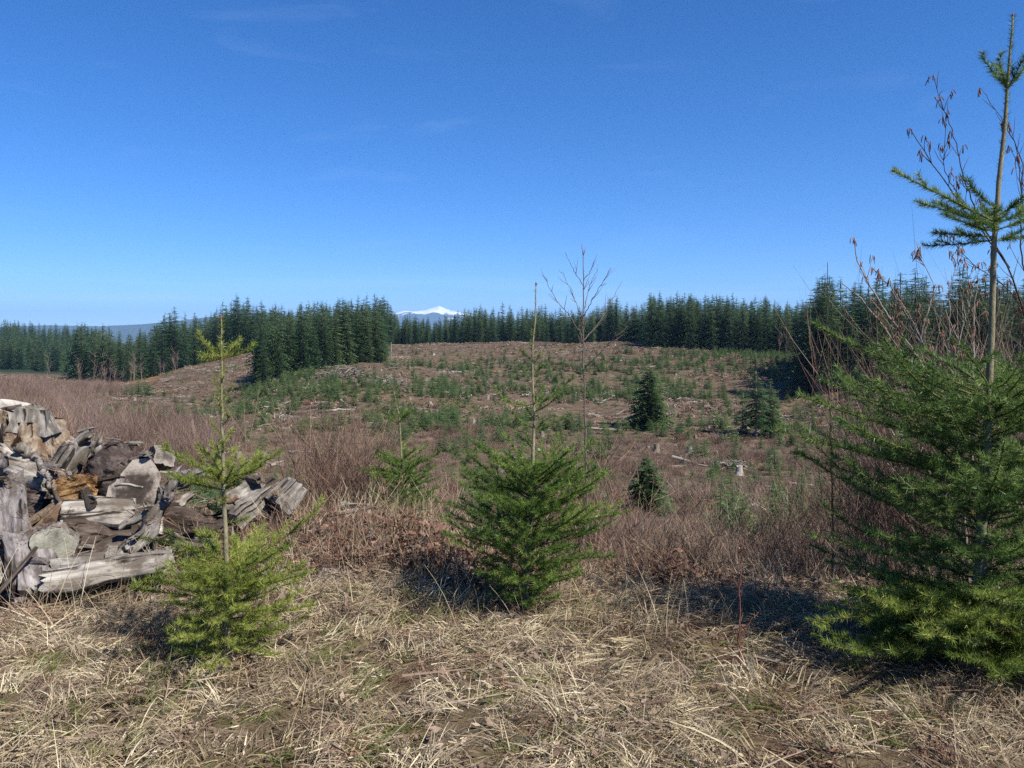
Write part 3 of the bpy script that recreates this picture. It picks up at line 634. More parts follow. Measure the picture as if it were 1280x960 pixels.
sapling('red_twig_sapling', 'thin red-brown sapling rising from the dry grass near the shaded patch',
  [([gfoot(926, 4.0)] + PL(4.0, (924, 800), (925, 760), (924, 730), (928, 690), (935, 640)), .0055),
   (PL(4.0, (925, 800), (935, 780), (948, 765)), .003), (PL(4.0, (926, 745), (918, 725), (914, 705)), .002)], M['red_bark'], None, 3, 0, .06)
sapling('alder_sapling', 'bare alder hung with brown catkins, its stems fanning out behind the tall fir',
  [([gfoot(1215, 5.0)] + PL(5.0, (1200, 560), (1150, 470), (1112, 420), (1075, 370), (1050, 352)), .013),
   (PL(5.0, (1190, 530), (1150, 450), (1110, 395), (1082, 350), (1070, 318), (1066, 298)), .011),
   (PL(5.0, (1205, 560), (1190, 480), (1200, 420), (1215, 370), (1206, 330)), .007),
   (PL(5.0, (1215, 600), (1216, 450), (1218, 380), (1222, 350)), .012),
   (PL(5.0, (1200, 550), (1175, 470, .1), (1140, 400, .2), (1115, 360, .2), (1090, 335, .2)), .006),
   (PL(5.0, (1205, 540), (1160, 440, -.2), (1125, 390, -.3), (1112, 350, -.3)), .005),
   (PL(5.0, (1170, 490), (1150, 440), (1155, 400), (1170, 360), (1150, 320), (1145, 300)), .005),
   (PL(5.0, (1215, 560), (1185, 430), (1190, 350), (1202, 310)), .005)], M['alder_bark'], None, 15, .65, .17)
sapling('alder_sapling', 'tall bare alder with hanging catkins, its crown tangled with the tall fir top',
  [([gfoot(1330, 5.0)] + PL(5.0, (1310, 560), (1290, 420), (1262, 335), (1225, 285), (1190, 245), (1160, 195), (1137, 160)), .011),
   (PL(5.0, (1262, 335), (1225, 275), (1205, 225), (1192, 165), (1172, 118), (1165, 95)), .006),
   (PL(5.0, (1290, 420), (1275, 300), (1278, 200), (1262, 165), (1240, 130), (1225, 110)), .006),
   (PL(5.0, (1290, 330), (1275, 230, .2), (1270, 180, .2), (1255, 140, .2)), .005),
   (PL(5.0, (1240, 300), (1210, 260), (1180, 215), (1180, 175), (1186, 140)), .004),
   (PL(5.0, (1300, 420), (1260, 360, .2), (1215, 330, .3), (1180, 290, .3)), .005),
   (PL(5.0, (1310, 470), (1285, 400, .2), (1250, 370, .2), (1225, 365, .2)), .004)], M['dark_bark'], None, 12, .6, .17)

# ================================================================ log pile
def cross(kind, n, seed):
    a = np.arange(n) / n * 2 * np.pi; rs = np.random.default_rng(seed)
    c, s = np.cos(a), np.sin(a)
    if kind == 'half': r = np.where(s < -0.15, 0.15 / np.maximum(-s, .15), 1.0)
    elif kind == 'plank': r = 1 / np.maximum(np.abs(c), np.abs(s) / 0.5) * (1 + .25 * np.sin(a + seed))
    elif kind == 'block': r = 1 / np.maximum(np.abs(c), np.abs(s) / 0.8)
    elif kind == 'wedge': r = np.minimum(1 / np.maximum(1e-3, np.maximum.reduce([c, -c * .5 + s * .87, -c * .5 - s * .87])), 1.5) * .75
    else: r = np.ones(n)
    for k in (2, 3, 5): r = r * (1 + rs.normal(0, .06 / k ** .4) * np.cos(k * a + rs.uniform(0, 6)))
    return a, r * (1 + rs.normal(0, .018 if kind == 'round' else .05, n))

def make_log(name, label, p0, p1, r0, r1, wood, kind='round', ends=('cut', 'cut'), seed=0, cat='log', group='logs in the pile', bow=0.0, tilt=0.0, jag=0.0, roll=0.0, n=28, rings=20, lump=.22):
    p0, p1 = np.asarray(p0, float), np.asarray(p1, float)
    ax = p1 - p0; L = float(np.linalg.norm(ax)); rs = np.random.default_rng(seed + 100)
    root = empty(name, p0); tag(root, label, cat, group)
    q = Vector(ax).to_track_quat('Z', 'Y'); root.rotation_mode = 'QUATERNION'; root.rotation_quaternion = q
    a, prof = cross(kind, n, seed); tw = rs.normal(0, .35) * min(1, L)
    s = np.linspace(0, 1, rings); R = r0 + (r1 - r0) * s
    A2 = a[None] + roll + tw * s[:, None]; SS = np.repeat((s * L)[:, None], n, 1)
    ca, sa = np.cos(a)[None] + 0 * SS, np.sin(a)[None] + 0 * SS
    low = fbm(ca * 1.3 + SS * 2.3 + seed, sa * 1.3 - SS * 1.7 + seed * 3.1, 3, seed)
    gro = vnoise((a * 9)[None] + 0 * SS + seed, SS * 1.5, seed + 5) * .6 + vnoise((a * 19)[None] + 0 * SS, SS * 3, seed + 6) * .4
    rad = R[:, None] * prof[None] * (1 + lump * low + .05 * gro)
    if kind == 'round': rad[0] *= .94; rad[-1] *= .94
    X = rad * np.cos(A2); Y = rad * np.sin(A2); Z = SS.copy()
    wig = np.stack([np.interp(s, np.linspace(0, 1, 5), np.r_[0, rs.normal(0, .03, 3), 0]) for _ in range(2)]) * min(L, .8)
    X += wig[0][:, None]; Y += wig[1][:, None] + (bow * np.sin(np.pi * s))[:, None]
    Z[0] += tilt * X[0]; Z[-1] += tilt * X[-1]
    if jag:      # torn ends: long splinters along the grain
        sp = lambda: (vnoise(a * 4 + seed, a * 0 + rs.uniform(0, 9), seed) * .6 + rs.uniform(-1, 1, n) * .6) * jag * L * 1.5
        e1_, e0_ = sp(), sp() * .6; Z[-1] += e1_; Z[-2] += e1_ * .55; Z[0] += e0_; Z[1] += e0_ * .5
    V = np.stack([X, Y, Z], -1).reshape(-1, 3)
    ii = np.arange(rings - 1)[:, None] * n; jj = np.arange(n)[None]
    Qd = np.stack([ii + jj, ii + (jj + 1) % n, ii + n + (jj + 1) % n, ii + n + jj], -1).reshape(-1, 4)
    me = npmesh('trunk_wood', V, [Qd], [M[wood]], None, kind in ('round', 'half', 'wedge'))
    obj('wood', me, root)
    for e, row, sg in ((0, 0, -1), (1, rings - 1, 1)):
        ring = V[row * n:(row + 1) * n]; cen = ring.mean(0); cen[2] += sg * (.004 if not jag else jag * L * .1)
        inner = cen + (ring - cen) * .55 + np.array([0, 0, sg * (.002 if not jag else .006)])
        VV = np.vstack([ring, inner, cen]); k = np.arange(n)
        Qe = np.stack([k, (k + 1) % n, n + (k + 1) % n, n + k], 1); Te = np.stack([n + k, n + (k + 1) % n, np.full(n, 2 * n)], 1)
        if sg < 0: Qe, Te = Qe[:, ::-1], Te[:, ::-1]
        obj('cut_face' if not jag else 'broken_end', npmesh('cut_face', VV, [Te, Qe], [M[ends[e]]]), root)
    return root

def PX(x, y, d): return pix(x, y, d)
# the large upturned stump
def stump_big():
    b = PX(30, 588, 7.4); root = empty('stump', b); tag(root, 'massive rust-streaked stump with grey sawn top faces, crowning the log pile', 'stump')
    n, rings = 40, 18; a = np.arange(n) / n * 2 * np.pi; rs = np.random.default_rng(4)
    s = np.linspace(0, 1, rings); H = .54
    fl_ = np.array([fbm(np.array(1.6 * math.cos(t) + 4), np.array(1.6 * math.sin(t)), 3, 9) for t in a])
    R = (.27 + .16 * (1 - s) ** 1.5)[:, None] * (1 + .22 * fl_[None] * (1.1 - .5 * s)[:, None])
    R *= 1 + .05 * rs.normal(size=(1, n)) + .03 * rs.normal(size=(rings, n))
    X, Y = R * np.cos(a), R * np.sin(a)
    Z = np.repeat((s * H)[:, None], n, 1)
    Z[-1] += .10 * np.cos(a) * -1 + np.where(np.cos(a) > .15, -.10, .03); Z[-2] = Z[-1] - .05; Z[0] -= .12 + .1 * fl_
    V = np.stack([X, Y, Z], -1).reshape(-1, 3)
    ii = np.arange(rings - 1)[:, None] * n; jj = np.arange(n)[None]
    Qd = np.stack([ii + jj, ii + (jj + 1) % n, ii + n + (jj + 1) % n, ii + n + jj], -1).reshape(-1, 4)
    obj('wood', npmesh('stump_wood', V, [Qd], [M['rust_wood']], None, True), root)
    ring = V[-n:]; cen = ring.mean(0); VV = np.vstack([ring, cen + (ring - cen) * .6 + [0, 0, -.02], cen + [0, 0, .01]]); k = np.arange(n)
    obj('cut_face', npmesh('cut_face', VV, [np.stack([k, (k + 1) % n, n + (k + 1) % n, n + k], 1), np.stack([n + k, n + (k + 1) % n, np.full(n, 2 * n)], 1)], [M['cut']]), root)
    # sawn wedge standing on the right of the top, and a slab of bark on the left
    mb = MB(); P = np.array([[.02, -.30, .40], [.34, -.24, .34], [.29, -.16, .58], [.07, -.24, .61], [.04, .05, .38], [.33, .06, .36], [.24, .02, .55], [.10, .03, .63]])
    mb.add(P, None, [[0, 1, 2, 3], [5, 4, 7, 6], [1, 5, 6, 2], [4, 0, 3, 7], [3, 2, 6, 7], [0, 4, 5, 1]]); mb.build('sawn_wedge', M['grey_wood'], root)
    mb = MB(); mb.tube([[-.44, -.1, .05], [-.36, -.08, .38], [-.22, -.06, .56], [.0, -.05, .61]], [.05, .045, .03, .02], 6); mb.build('bark_strip', M['bark'], root, True)
    for k, (ang, l_) in enumerate(((-.4, .5), (-1.3, .45), (-2.2, .5), (.4, .4))):
        mb = MB(); c_, s_ = math.cos(ang), math.sin(ang)
        mb.tube([[c_ * .22, s_ * .22, .12], [c_ * .42, s_ * .42, -.02], [c_ * l_ * 1.25, s_ * l_ * 1.25, -.26]], [.14, .09, .04], 8); mb.build('root', M['rust_wood'], root, True)
stump_big()
LOGS = [
 # name, label, (x,y,d)0, (x,y,d)1, r0, r1, wood, kind, ends, opts
 ('log', 'thick pale peeled log slanting down from the stump foot', (-40, 560, 6.9), (72, 603, 6.5), .15, .13, 'pale_wood', 'round', ('cut', 'cut'), {}),
 ('log', 'short grey log butt wedged below the pale peeled log', (40, 588, 6.9), (62, 618, 6.6), .14, .15, 'grey_wood', 'round', ('cut', 'cut'), {}),
 ('split_slab', 'upright grey weathered slab at the left of the pile', (20, 690, 5.7), (12, 600, 6.0), .125, .10, 'mauve_wood', 'block', ('cut', 'cut'), {'jag': .06}),
 ('split_slab', 'lower pale grey slab standing in dry grass, under the upright slab', (44, 745, 5.3), (26, 672, 5.6), .105, .09, 'mauve_wood', 'block', ('cut', 'cut'), {'jag': .05}),
 ('split_plank', 'curved split plank with dark hollow side, jutting upward', (52, 598, 6.8), (112, 543, 6.9), .05, .075, 'pale_wood', 'plank', ('cut', 'cut'), {'bow': .03, 'jag': .05}),
 ('splinter', 'white pointed splinter standing up between the plank and beam', (110, 584, 6.9), (126, 540, 6.9), .055, .008, 'pale_wood', 'wedge', ('cut', 'cut'), {'jag': .05}),
 ('broken_chunk', 'pale jagged broken chunk beside the orange rotten block', (66, 618, 6.6), (98, 560, 6.7), .13, .10, 'grey_wood', 'wedge', ('cut', 'cut'), {'jag': .10, 'lump': .2}),
 ('broken_chunk', 'cream and grey split chunk under the curved plank', (58, 596, 6.9), (90, 575, 6.9), .10, .09, 'pale_wood', 'block', ('cut', 'cut'), {'jag': .1, 'lump': .2}),
 ('rotten_block', 'crumbling orange rotten wood block in the middle of the pile', (76, 618, 6.2), (122, 606, 6.2), .115, .12, 'rot', 'block', ('rot', 'rot'), {'jag': .16, 'lump': .5}),
 ('log', 'dark rotten log behind the orange block', (108, 600, 6.8), (146, 604, 6.7), .17, .17, 'bark', 'round', ('cut_dark', 'cut_dark'), {}),
 ('log', 'large log with round dark sawn end facing the grass', (120, 585, 7.2), (172, 611, 6.2), .235, .215, 'bark', 'round', ('cut_dark', 'cut_dark'), {'n': 32}),
 ('beam', 'white squared beam end lying on top behind the dark sawn log', (158, 584, 7.4), (205, 570, 6.9), .085, .09, 'pale_wood', 'block', ('cut', 'cut'), {}),
 ('log', 'log with flat tan upper face and brown bark side across the pile', (78, 668, 5.9), (196, 662, 6.1), .165, .15, 'bark', 'round', ('cut', 'cut'), {}),
 ('split_plank', 'sunlit tan split board lying flat above the bark log', (78, 645, 5.85), (166, 640, 6.0), .12, .10, 'pale_wood', 'plank', ('cut', 'cut'), {'roll': 1.25, 'jag': .04}),
 ('log', 'upright greenish grey log end facing the road', (66, 672, 6.1), (70, 684, 5.55), .135, .14, 'grey_wood', 'round', ('cut_green', 'cut_green'), {'n': 30}),
 ('split_plank', 'brown split timber rising to the orange block', (36, 672, 5.9), (82, 635, 6.0), .075, .085, 'rust_wood', 'plank', ('cut', 'cut'), {'jag': .05}),
 ('root_snag', 'twisted grey root snag curling over in front of the sawn log', (160, 690, 5.6), (194, 640, 5.8), .075, .085, 'grey_wood', 'half', ('cut', 'cut'), {'bow': -.07, 'jag': .08, 'lump': .2}),
 ('root_snag', 'small forked grey stub beside the twisted root snag', (150, 660, 5.75), (184, 642, 5.8), .025, .035, 'grey_wood', 'round', ('cut', 'cut'), {'jag': .05}),
 ('splinter', 'short white splinter leaning against the twisted root snag', (196, 668, 5.75), (200, 648, 5.8), .05, .03, 'pale_wood', 'wedge', ('cut', 'cut'), {'jag': .1}),
 ('log', 'long pale split log lying along the foot of the pile', (58, 736, 5.25), (206, 716, 5.35), .10, .12, 'pale_wood', 'half', ('cut', 'cut'), {'jag': .06, 'lump': .18}),
 ('log', 'grey log with bark patch lying behind the long pale split log', (70, 712, 5.45), (210, 704, 5.55), .09, .095, 'grey_wood', 'round', ('cut', 'cut'), {'jag': .04}),
 ('log', 'purple-brown bark log lying behind the yellow-green fir', (190, 655, 6.4), (300, 668, 6.3), .155, .15, 'bark', 'round', ('cut', 'cut'), {}),
 ('split_plank', 'narrow white split board low behind the yellow-green fir', (214, 672, 6.0), (262, 680, 5.9), .055, .05, 'pale_wood', 'plank', ('cut', 'cut'), {'jag': .05}),
 ('broken_chunk', 'pale broken slab under the upper whorl of the yellow-green fir', (222, 606, 7.0), (258, 590, 7.0), .10, .08, 'grey_wood', 'plank', ('cut', 'cut'), {'jag': .12, 'lump': .2}),
 ('broken_chunk', 'small pale root fragment on reddish leaf litter', (222, 632, 6.6), (240, 618, 6.7), .045, .035, 'pale_wood', 'wedge', ('cut', 'cut'), {'jag': .15}),
 ('split_slab', 'grey lichen-mottled slab right of the yellow-green fir trunk', (284, 640, 6.2), (330, 606, 6.4), .14, .10, 'grey_wood', 'plank', ('cut', 'cut'), {'jag': .1, 'roll': .5, 'lump': .2}),
 ('split_slab', 'pair-like grey slab leaning with a dark crack beside it', (342, 628, 6.3), (366, 602, 6.4), .11, .09, 'grey_wood', 'plank', ('cut', 'cut'), {'jag': .08, 'roll': .3}),
 ('log', 'bark-covered log between the two grey slabs', (325, 632, 6.4), (352, 610, 6.5), .12, .12, 'bark', 'round', ('cut_dark', 'cut_dark'), {}),
 ('split_slab', 'flat grey slab topping the reddish bramble hump', (424, 648, 6.5), (464, 640, 6.6), .10, .07, 'grey_wood', 'wedge', ('cut', 'cut'), {'jag': .08}),
 ('stone_like_chunk', 'low dull grey wood chunk in dry grass below the bramble hump', (402, 720, 5.5), (436, 722, 5.5), .07, .055, 'mauve_wood', 'wedge', ('cut', 'cut'), {'jag': .1, 'lump': .2}),
 ('broken_chunk', 'whitish bleached wood chunk at the foot of the dense green fir', (612, 778, 4.75), (646, 776, 4.7), .045, .04, 'pale_wood', 'wedge', ('cut', 'cut'), {'jag': .15, 'lump': .3}),
 ('stick', 'long dark stick leaning across the pile from dry grass', (-12, 752, 5.1), (46, 684, 5.4), .017, .012, 'bark', 'round', ('cut', 'cut'), {}),
 ('stick', 'grey stick crossing under the thick pale peeled log', (55, 606, 6.1), (92, 640, 5.9), .018, .013, 'bark', 'round', ('cut', 'cut'), {}),
 ('stick', 'white peeled stick lying on the dark sawn log end', (144, 607, 6.0), (178, 609, 5.95), .012, .010, 'pale_wood', 'round', ('cut', 'cut'), {'bow': .012}),
 ('log', 'weathered grey log poking out below the mauve slab foot', (-30, 722, 5.4), (10, 716, 5.5), .09, .09, 'grey_wood', 'round', ('cut_green', 'cut_green'), {}),
 ('log', 'buried brown log under the orange block', (100, 640, 6.4), (150, 632, 6.3), .14, .14, 'rust_wood', 'round', ('cut_dark', 'cut_dark'), {}),
 ('log', 'dark bark log under the thick pale peeled log', (-20, 625, 6.5), (66, 640, 6.3), .15, .14, 'bark', 'round', ('cut_dark', 'cut_dark'), {}),
 ('log', 'brown bark log low in the pile beneath the tan board', (95, 695, 5.8), (190, 690, 5.9), .13, .13, 'bark', 'round', ('cut_dark', 'cut_dark'), {}),
 ('broken_chunk', 'splintered grey stub below the twisted root snag', (128, 712, 5.5), (156, 680, 5.6), .05, .035, 'grey_wood', 'plank', ('cut', 'cut'), {'jag': .15}),
]
for k, (nm, lb, a, b_, r0, r1_, wd, kd, en, op) in enumerate(LOGS):
    make_log(nm if nm != 'stone_like_chunk' else 'broken_chunk', lb, PX(*a), PX(*b_), r0, r1_, wd, kd, en, seed=k + 3, **op)

RT = [((20, 560), (50, 575), (62, 610)), ((95, 640), (130, 622), (150, 590)), ((205, 628), (214, 600), (236, 588)), ((120, 560), (140, 575), (150, 600)), ((60, 655), (74, 628), (66, 600)),
      ((170, 700), (140, 690), (118, 700)), ((182, 640), (205, 632), (215, 612)), ((255, 640), (275, 625), (300, 622)), ((10, 590), (-4, 560), (4, 530)), ((210, 690), (238, 676), (250, 690))]
RL = ['under the massive stump', 'curling beside the orange block', 'right of the white beam', 'above the dark sawn log', 'near the greenish log end', 'in front of the grey bark-patched log', 'past the twisted snag', 'by the lichen-mottled slab', 'climbing the left side of the stump', 'low behind the yellow-green fir']
for k, (pp, rl) in enumerate(zip(RT, RL)):
    P = np.array([pix(x_, y_, 6.1 + .25 * math.sin(k * 2.3) + (.5 if y_ < 600 else -.1)) for x_, y_ in pp]); q = np.linspace(0, 2, 14)
    PP_ = np.stack([np.interp(q, [0, 1, 2], P[:, c]) for c in range(3)], 1); PP_[1:-1] = (PP_[:-2] + PP_[2:] + PP_[1:-1] * 2) / 4 + rng.normal(0, .012, (12, 3))
    r_ = empty('gnarled_root', PP_[0]); tag(r_, 'gnarled grey broken root ' + rl, 'root', 'roots in the log pile')
    mb = MB(); mb.tube(PP_ - PP_[0], np.linspace(.045, .014, 14) * rng.uniform(.75, 1.3, 14), 8); mb.build('root_wood', M[['grey_wood', 'rust_wood', 'mauve_wood'][k % 3]], r_, True)
    for j_ in (4, 8, 11):
        e_ = nrm(rng.normal(size=3)) * rng.uniform(.06, .16); mb = MB(); p_ = PP_[j_] - PP_[0]; mb.tube([p_, p_ + e_ * .5 + rng.normal(0, .01, 3), p_ + e_], [.018, .012, .005], 6); mb.build('rootlet', M[['grey_wood', 'rust_wood', 'mauve_wood'][k % 3]], r_, True)
def scrap_mesh(seed):
    rs = np.random.default_rng(seed); n = 7; a = np.arange(n) / n * 2 * np.pi; mb = MB(); V = []
    fl_ = rs.uniform(.35, 1)
    for s_ in (-.5, -.2, .15, .5):
        r = rs.uniform(.75, 1.2, n) * (1 - .5 * max(0, s_)); V.append(np.stack([r * np.cos(a), fl_ * r * np.sin(a), np.full(n, s_ * 5) + (rs.normal(0, .35, n) if abs(s_) == .5 else 0)], 1))
    V = np.vstack(V + [[[0, 0, -2.4]], [[0, 0, 2.4]]]); Qd = [[i_ * n + j_, i_ * n + (j_ + 1) % n, (i_ + 1) * n + (j_ + 1) % n, (i_ + 1) * n + j_] for i_ in range(3) for j_ in range(n)]
    T_ = [[(j_ + 1) % n, j_, 4 * n] for j_ in range(n)] + [[3 * n + j_, 3 * n + (j_ + 1) % n, 4 * n + 1] for j_ in range(n)]
    mb.add(V, T_, Qd); return mb
SCW = {'pale_wood': 'pale', 'grey_wood': 'grey', 'bark': 'dark bark-covered', 'rust_wood': 'rusty brown', 'mauve_wood': 'mauve-grey'}
SCM = {w: [scrap_mesh(k + 10 * q).build('scrap', M[w], mesh_only=True) for k in range(3)] for q, w in enumerate(SCW)}
bpy.context.view_layer.update(); DG = bpy.context.evaluated_depsgraph_get()
def drop(x, y):
    hit, loc, nor, _, ob, _ = SC.ray_cast(DG, Vector((x, y, 2.6)), Vector((0, 0, -1)))
    return (float(loc[2]), ob.name.split('.')[0]) if hit else (float(ground(x, y)), 'ground')
for k in range(112):
    w = list(SCW)[int(rng.choice(5, p=[.2, .3, .25, .15, .1]))]
    if k < 78: x, y = rng.normal(-3.5, .75), rng.uniform(5.4, 7.2)
    else: x, y = rng.uniform(-2.6, -.7), rng.uniform(5.9, 7.2)
    zz, on = drop(x, y)
    if on in ('needles', 'branch', 'trunk'): zz = float(ground(x, y))
    o = obj('wood_scrap', SCM[w][k % 3]); sc_ = rng.uniform(.016, .045); o.scale = (sc_, sc_, sc_ * rng.uniform(.8, 1.8))
    o.location = (x, y, zz + sc_ * .35); o.rotation_euler = (1.57 + rng.normal(0, .25), rng.normal(0, .4), rng.random() * 6.28)
    tag(o, SCW[w] + (' wood scrap wedged among the logs of the pile' if k < 78 else ' wood scrap in the litter between the log pile and bramble hump'), 'wood scrap', 'scraps of the log pile')
PILE = []
for k in range(60):
    x, y = rng.normal(-3.5, .8), rng.uniform(5.3, 7.3); zz, on = drop(x, y)
    if on not in ('needles', 'branch', 'trunk'): PILE.append((x, y, zz - .01))

# ================================================================ instancing of uncountable cover
def protos(name, meshes):
    c = bpy.data.collections.new(name)
    for k, me in enumerate(meshes):
        o = bpy.data.objects.new('%s_%02d' % (name, k), me); c.objects.link(o)
    return c

def instancer(name, P, S, RZ, IDX, coll, label, cat=None, tiltmax=0.0, zs=None):
    P = np.asarray(P, np.float32); n = len(P)
    me = bpy.data.meshes.new(name); me.vertices.add(n); me.vertices.foreach_set('co', P.ravel())
    rot = np.zeros((n, 3), np.float32); rot[:, 2] = RZ; rot[:, :2] = rng.normal(0, tiltmax, (n, 2))
    sc = np.repeat(np.asarray(S, np.float32)[:, None], 3, 1)
    if zs is not None: sc[:, 2] *= zs
    for nm, dt, dat, key in (('rot', 'FLOAT_VECTOR', rot, 'vector'), ('scl', 'FLOAT_VECTOR', sc, 'vector'), ('pick', 'INT', np.asarray(IDX, np.int32), 'value')):
        at_ = me.attributes.new(nm, dt, 'POINT'); at_.data.foreach_set(key, dat.ravel())
    me.update()
    o = obj(name, me)
    ng = bpy.data.node_groups.new(name + '_scatter', 'GeometryNodeTree')
    ng.interface.new_socket('Geometry', in_out='INPUT', socket_type='NodeSocketGeometry'); ng.interface.new_socket('Geometry', in_out='OUTPUT', socket_type='NodeSocketGeometry')
    N, Lk = ng.nodes, ng.links
    gi, go = N.new('NodeGroupInput'), N.new('NodeGroupOutput')
    ci = N.new('GeometryNodeCollectionInfo'); ci.inputs['Collection'].default_value = coll; ci.inputs['Separate Children'].default_value = True; ci.inputs['Reset Children'].default_value = True
    ip = N.new('GeometryNodeInstanceOnPoints'); ip.inputs['Pick Instance'].default_value = True
    def attr(nm, dt):
        q = N.new('GeometryNodeInputNamedAttribute'); q.data_type = dt; q.inputs['Name'].default_value = nm
        return [s for s in q.outputs if s.name == 'Attribute' and s.enabled][0]
    er = N.new('FunctionNodeEulerToRotation')
    Lk.new(gi.outputs[0], ip.inputs['Points']); Lk.new(ci.outputs[0], ip.inputs['Instance'])
    Lk.new(attr('rot', 'FLOAT_VECTOR'), er.inputs[0]); Lk.new(er.outputs[0], ip.inputs['Rotation'])
    Lk.new(attr('scl', 'FLOAT_VECTOR'), ip.inputs['Scale']); Lk.new(attr('pick', 'INT'), ip.inputs['Instance Index'])
    Lk.new(ip.outputs[0], go.inputs[0])
    md = o.modifiers.new('scatter', 'NODES'); md.node_group = ng
    return tag(o, label, cat, None, 'stuff')

# ---- meshes for scatter
def blades(n, hmin, hmax, wd, lean, spread, mat, curl=1.0, k=5):
    az = rng.random(n) * 2 * np.pi; h = rng.uniform(hmin, hmax, n); ln_ = lean * rng.uniform(.4, 1.3, n)
    b = np.stack([rng.normal(0, spread, n), rng.normal(0, spread, n), np.zeros(n) - .02], 1)
    s = np.linspace(0, 1, k)[None]; ang = np.minimum(ln_[:, None] + curl * s * rng.uniform(.3, 1.4, (n, 1)), 1.75)
    st = h[:, None] / (k - 1); hx = np.cumsum(np.sin(ang) * st, 1); hz = np.cumsum(np.cos(ang) * st, 1)
    hx -= hx[:, :1]; hz -= hz[:, :1]
    P = b[:, None] + np.stack([hx * np.sin(az)[:, None], hx * np.cos(az)[:, None], np.maximum(hz, -.01)], -1)
    mb = MB(); mb.ribbons(P, rng.uniform(.6, 1.3, n) * wd); return mb.build('blades', mat, mesh_only=True)

def twig_shrub(n, h, wd, spread, mat, forks=3, bendy=.25, flare=.5, k=4):
    """bare multi-stemmed shrub, thin tapering ribbons"""
    mb = MB(); az = rng.random(n) * 2 * np.pi; hh = h * rng.uniform(.55, 1.1, n); fl2 = flare * rng.random(n) ** .7
    b = np.stack([rng.normal(0, spread, n), rng.normal(0, spread, n), np.full(n, -.1)], 1)
    s = np.linspace(0, 1, k)[None, :, None]
    top = np.stack([np.sin(az) * fl2 * hh, np.cos(az) * fl2 * hh, hh], 1)
    P = b[:, None] + top[:, None] * s + rng.normal(0, bendy * .12 * h, (n, k, 3)) * s
    mb.ribbons(P, rng.uniform(.7, 1.3, n) * wd)
    for f in range(forks):
        t = rng.uniform(.3, .95, n); i_ = np.minimum((t * (k - 1)).astype(int), k - 2); fr_ = t * (k - 1) - i_
        p = P[np.arange(n), i_] * (1 - fr_)[:, None] + P[np.arange(n), i_ + 1] * fr_[:, None]
        dr = nrm(nrm(top) + nrm(rng.normal(size=(n, 3))) * .8); l_ = h * rng.uniform(.12, .35, n)
        s3 = np.linspace(0, 1, 3)[None, :, None]
        P2 = p[:, None] + dr[:, None] * l_[:, None, None] * s3 + np.array([0, 0, .25]) * l_[:, None, None] * s3 ** 2
        mb.ribbons(P2, np.full(n, wd * .6))
    return mb.build('twigs', mat, mesh_only=True)

def conifer_crown(h, rmax, base, whorls, per, mat, ragged=.3, tri=.5, power=.85, fine=8, nofloor=0.0):
    """crown of drooping sprays; h total height, base = bare part of the trunk"""
    A, B, Cc = [], [], []
    zs = base + (h - base) * np.linspace(0, .985, whorls)
    for q, z in enumerate(zs):
        f = (z - base) / (h - base); R = rmax * ((1 - f) ** power) * min(1, .55 + 2.2 * f + nofloor) + .02 * h * (1 - f) + .04
        m_ = max(4, int(per * (1 - .45 * f)))
        for a in rng.random() * 6.28 + np.arange(m_) / m_ * 6.283 + rng.normal(0, .25, m_):
            if rng.random() < ragged * .35: continue
            L = R * rng.uniform(1 - ragged, 1 + ragged * .55); z0 = z + rng.normal(0, .02 * h)
            dr = np.array([math.sin(a), math.cos(a), 0]); sd = np.array([dr[1], -dr[0], 0])
            s = np.linspace(.12, 1, fine); drop = L * (.10 + .38 * (1 - f)) * s ** 1.5 - L * .22 * f * s
            P = dr * (L * s)[:, None]; P[:, 2] = z0 - drop
            w = tri * L * (1.1 - .75 * s) * rng.uniform(.6, 1.2, fine) + .02 * h * .4
            for e in (-1, 1):
                tip = P + sd * (e * w)[:, None] + dr * (w * .55)[:, None]; tip[:, 2] -= w * rng.uniform(.15, .75, fine)
                th = np.zeros((fine, 3)); th[:, 2] = -w * .45; 
                A.append(P + dr * (L * .06)); B.append(P - dr * (L * .07) + th * .4 * rng.random((fine, 1))); Cc.append(tip)
    # leader
    mb = MB(); mb.tris(np.vstack(A), np.vstack(B), np.vstack(Cc))
    mb.tube([[0, 0, h * .9], [0, 0, h * .995]], [.012 * h * .5, .001 * h], 4)
    return mb.build('crown', mat, mesh_only=True)

def trunk_mesh(h, r, mat):
    mb = MB(); mb.tube([[0, 0, -.6], [0.02 * r, 0, h * .3], [0, .1 * r, h * .7], [0, 0, h * .97]], [r * 1.15, r * .85, r * .5, r * .1], 7)
    return mb.build('trunk', mat, mesh_only=True, smooth=True)

# ================================================================ forest
FV = []                     # (crown mesh, trunk mesh) for a 24 m tree
for (hh, rm, bs) in ((24, 4.6, 1.0), (24, 4.0, 2.5), (24, 5.0, .6), (24, 3.6, 5.5), (24, 4.4, .5), (24, 4.1, 1.8), (24, 3.3, 7.5)):
    FV.append((conifer_crown(hh, rm, bs, 30, 12, M['forest'], .40, .32, .60, 5), trunk_mesh(hh, .26, M['forest_trunk'])))
trees = []                  # x, y, h, variant, block
def block(name, poly, n, hfun, variants, spacing):
    """poly: px0, px1, function px -> (near depth, far depth)"""
    px0, px1, df = poly; got = []; tries = 0
    while len(got) < n and tries < n * 30:
        tries += 1
        px = rng.uniform(px0, px1); d0, d1 = df(px); dd = d0 + (d1 - d0) * rng.random() ** 1.4
        x = (px - 640) / F * dd
        if any((x - g[0]) ** 2 + (dd - g[1]) ** 2 < spacing ** 2 for g in got): continue
        got.append((x, dd, hfun(px, dd) * (rng.uniform(.66, 1.0) if rng.random() < .5 else rng.uniform(.9, 1.14)), int(rng.choice(variants)), name))
    trees.extend(got)
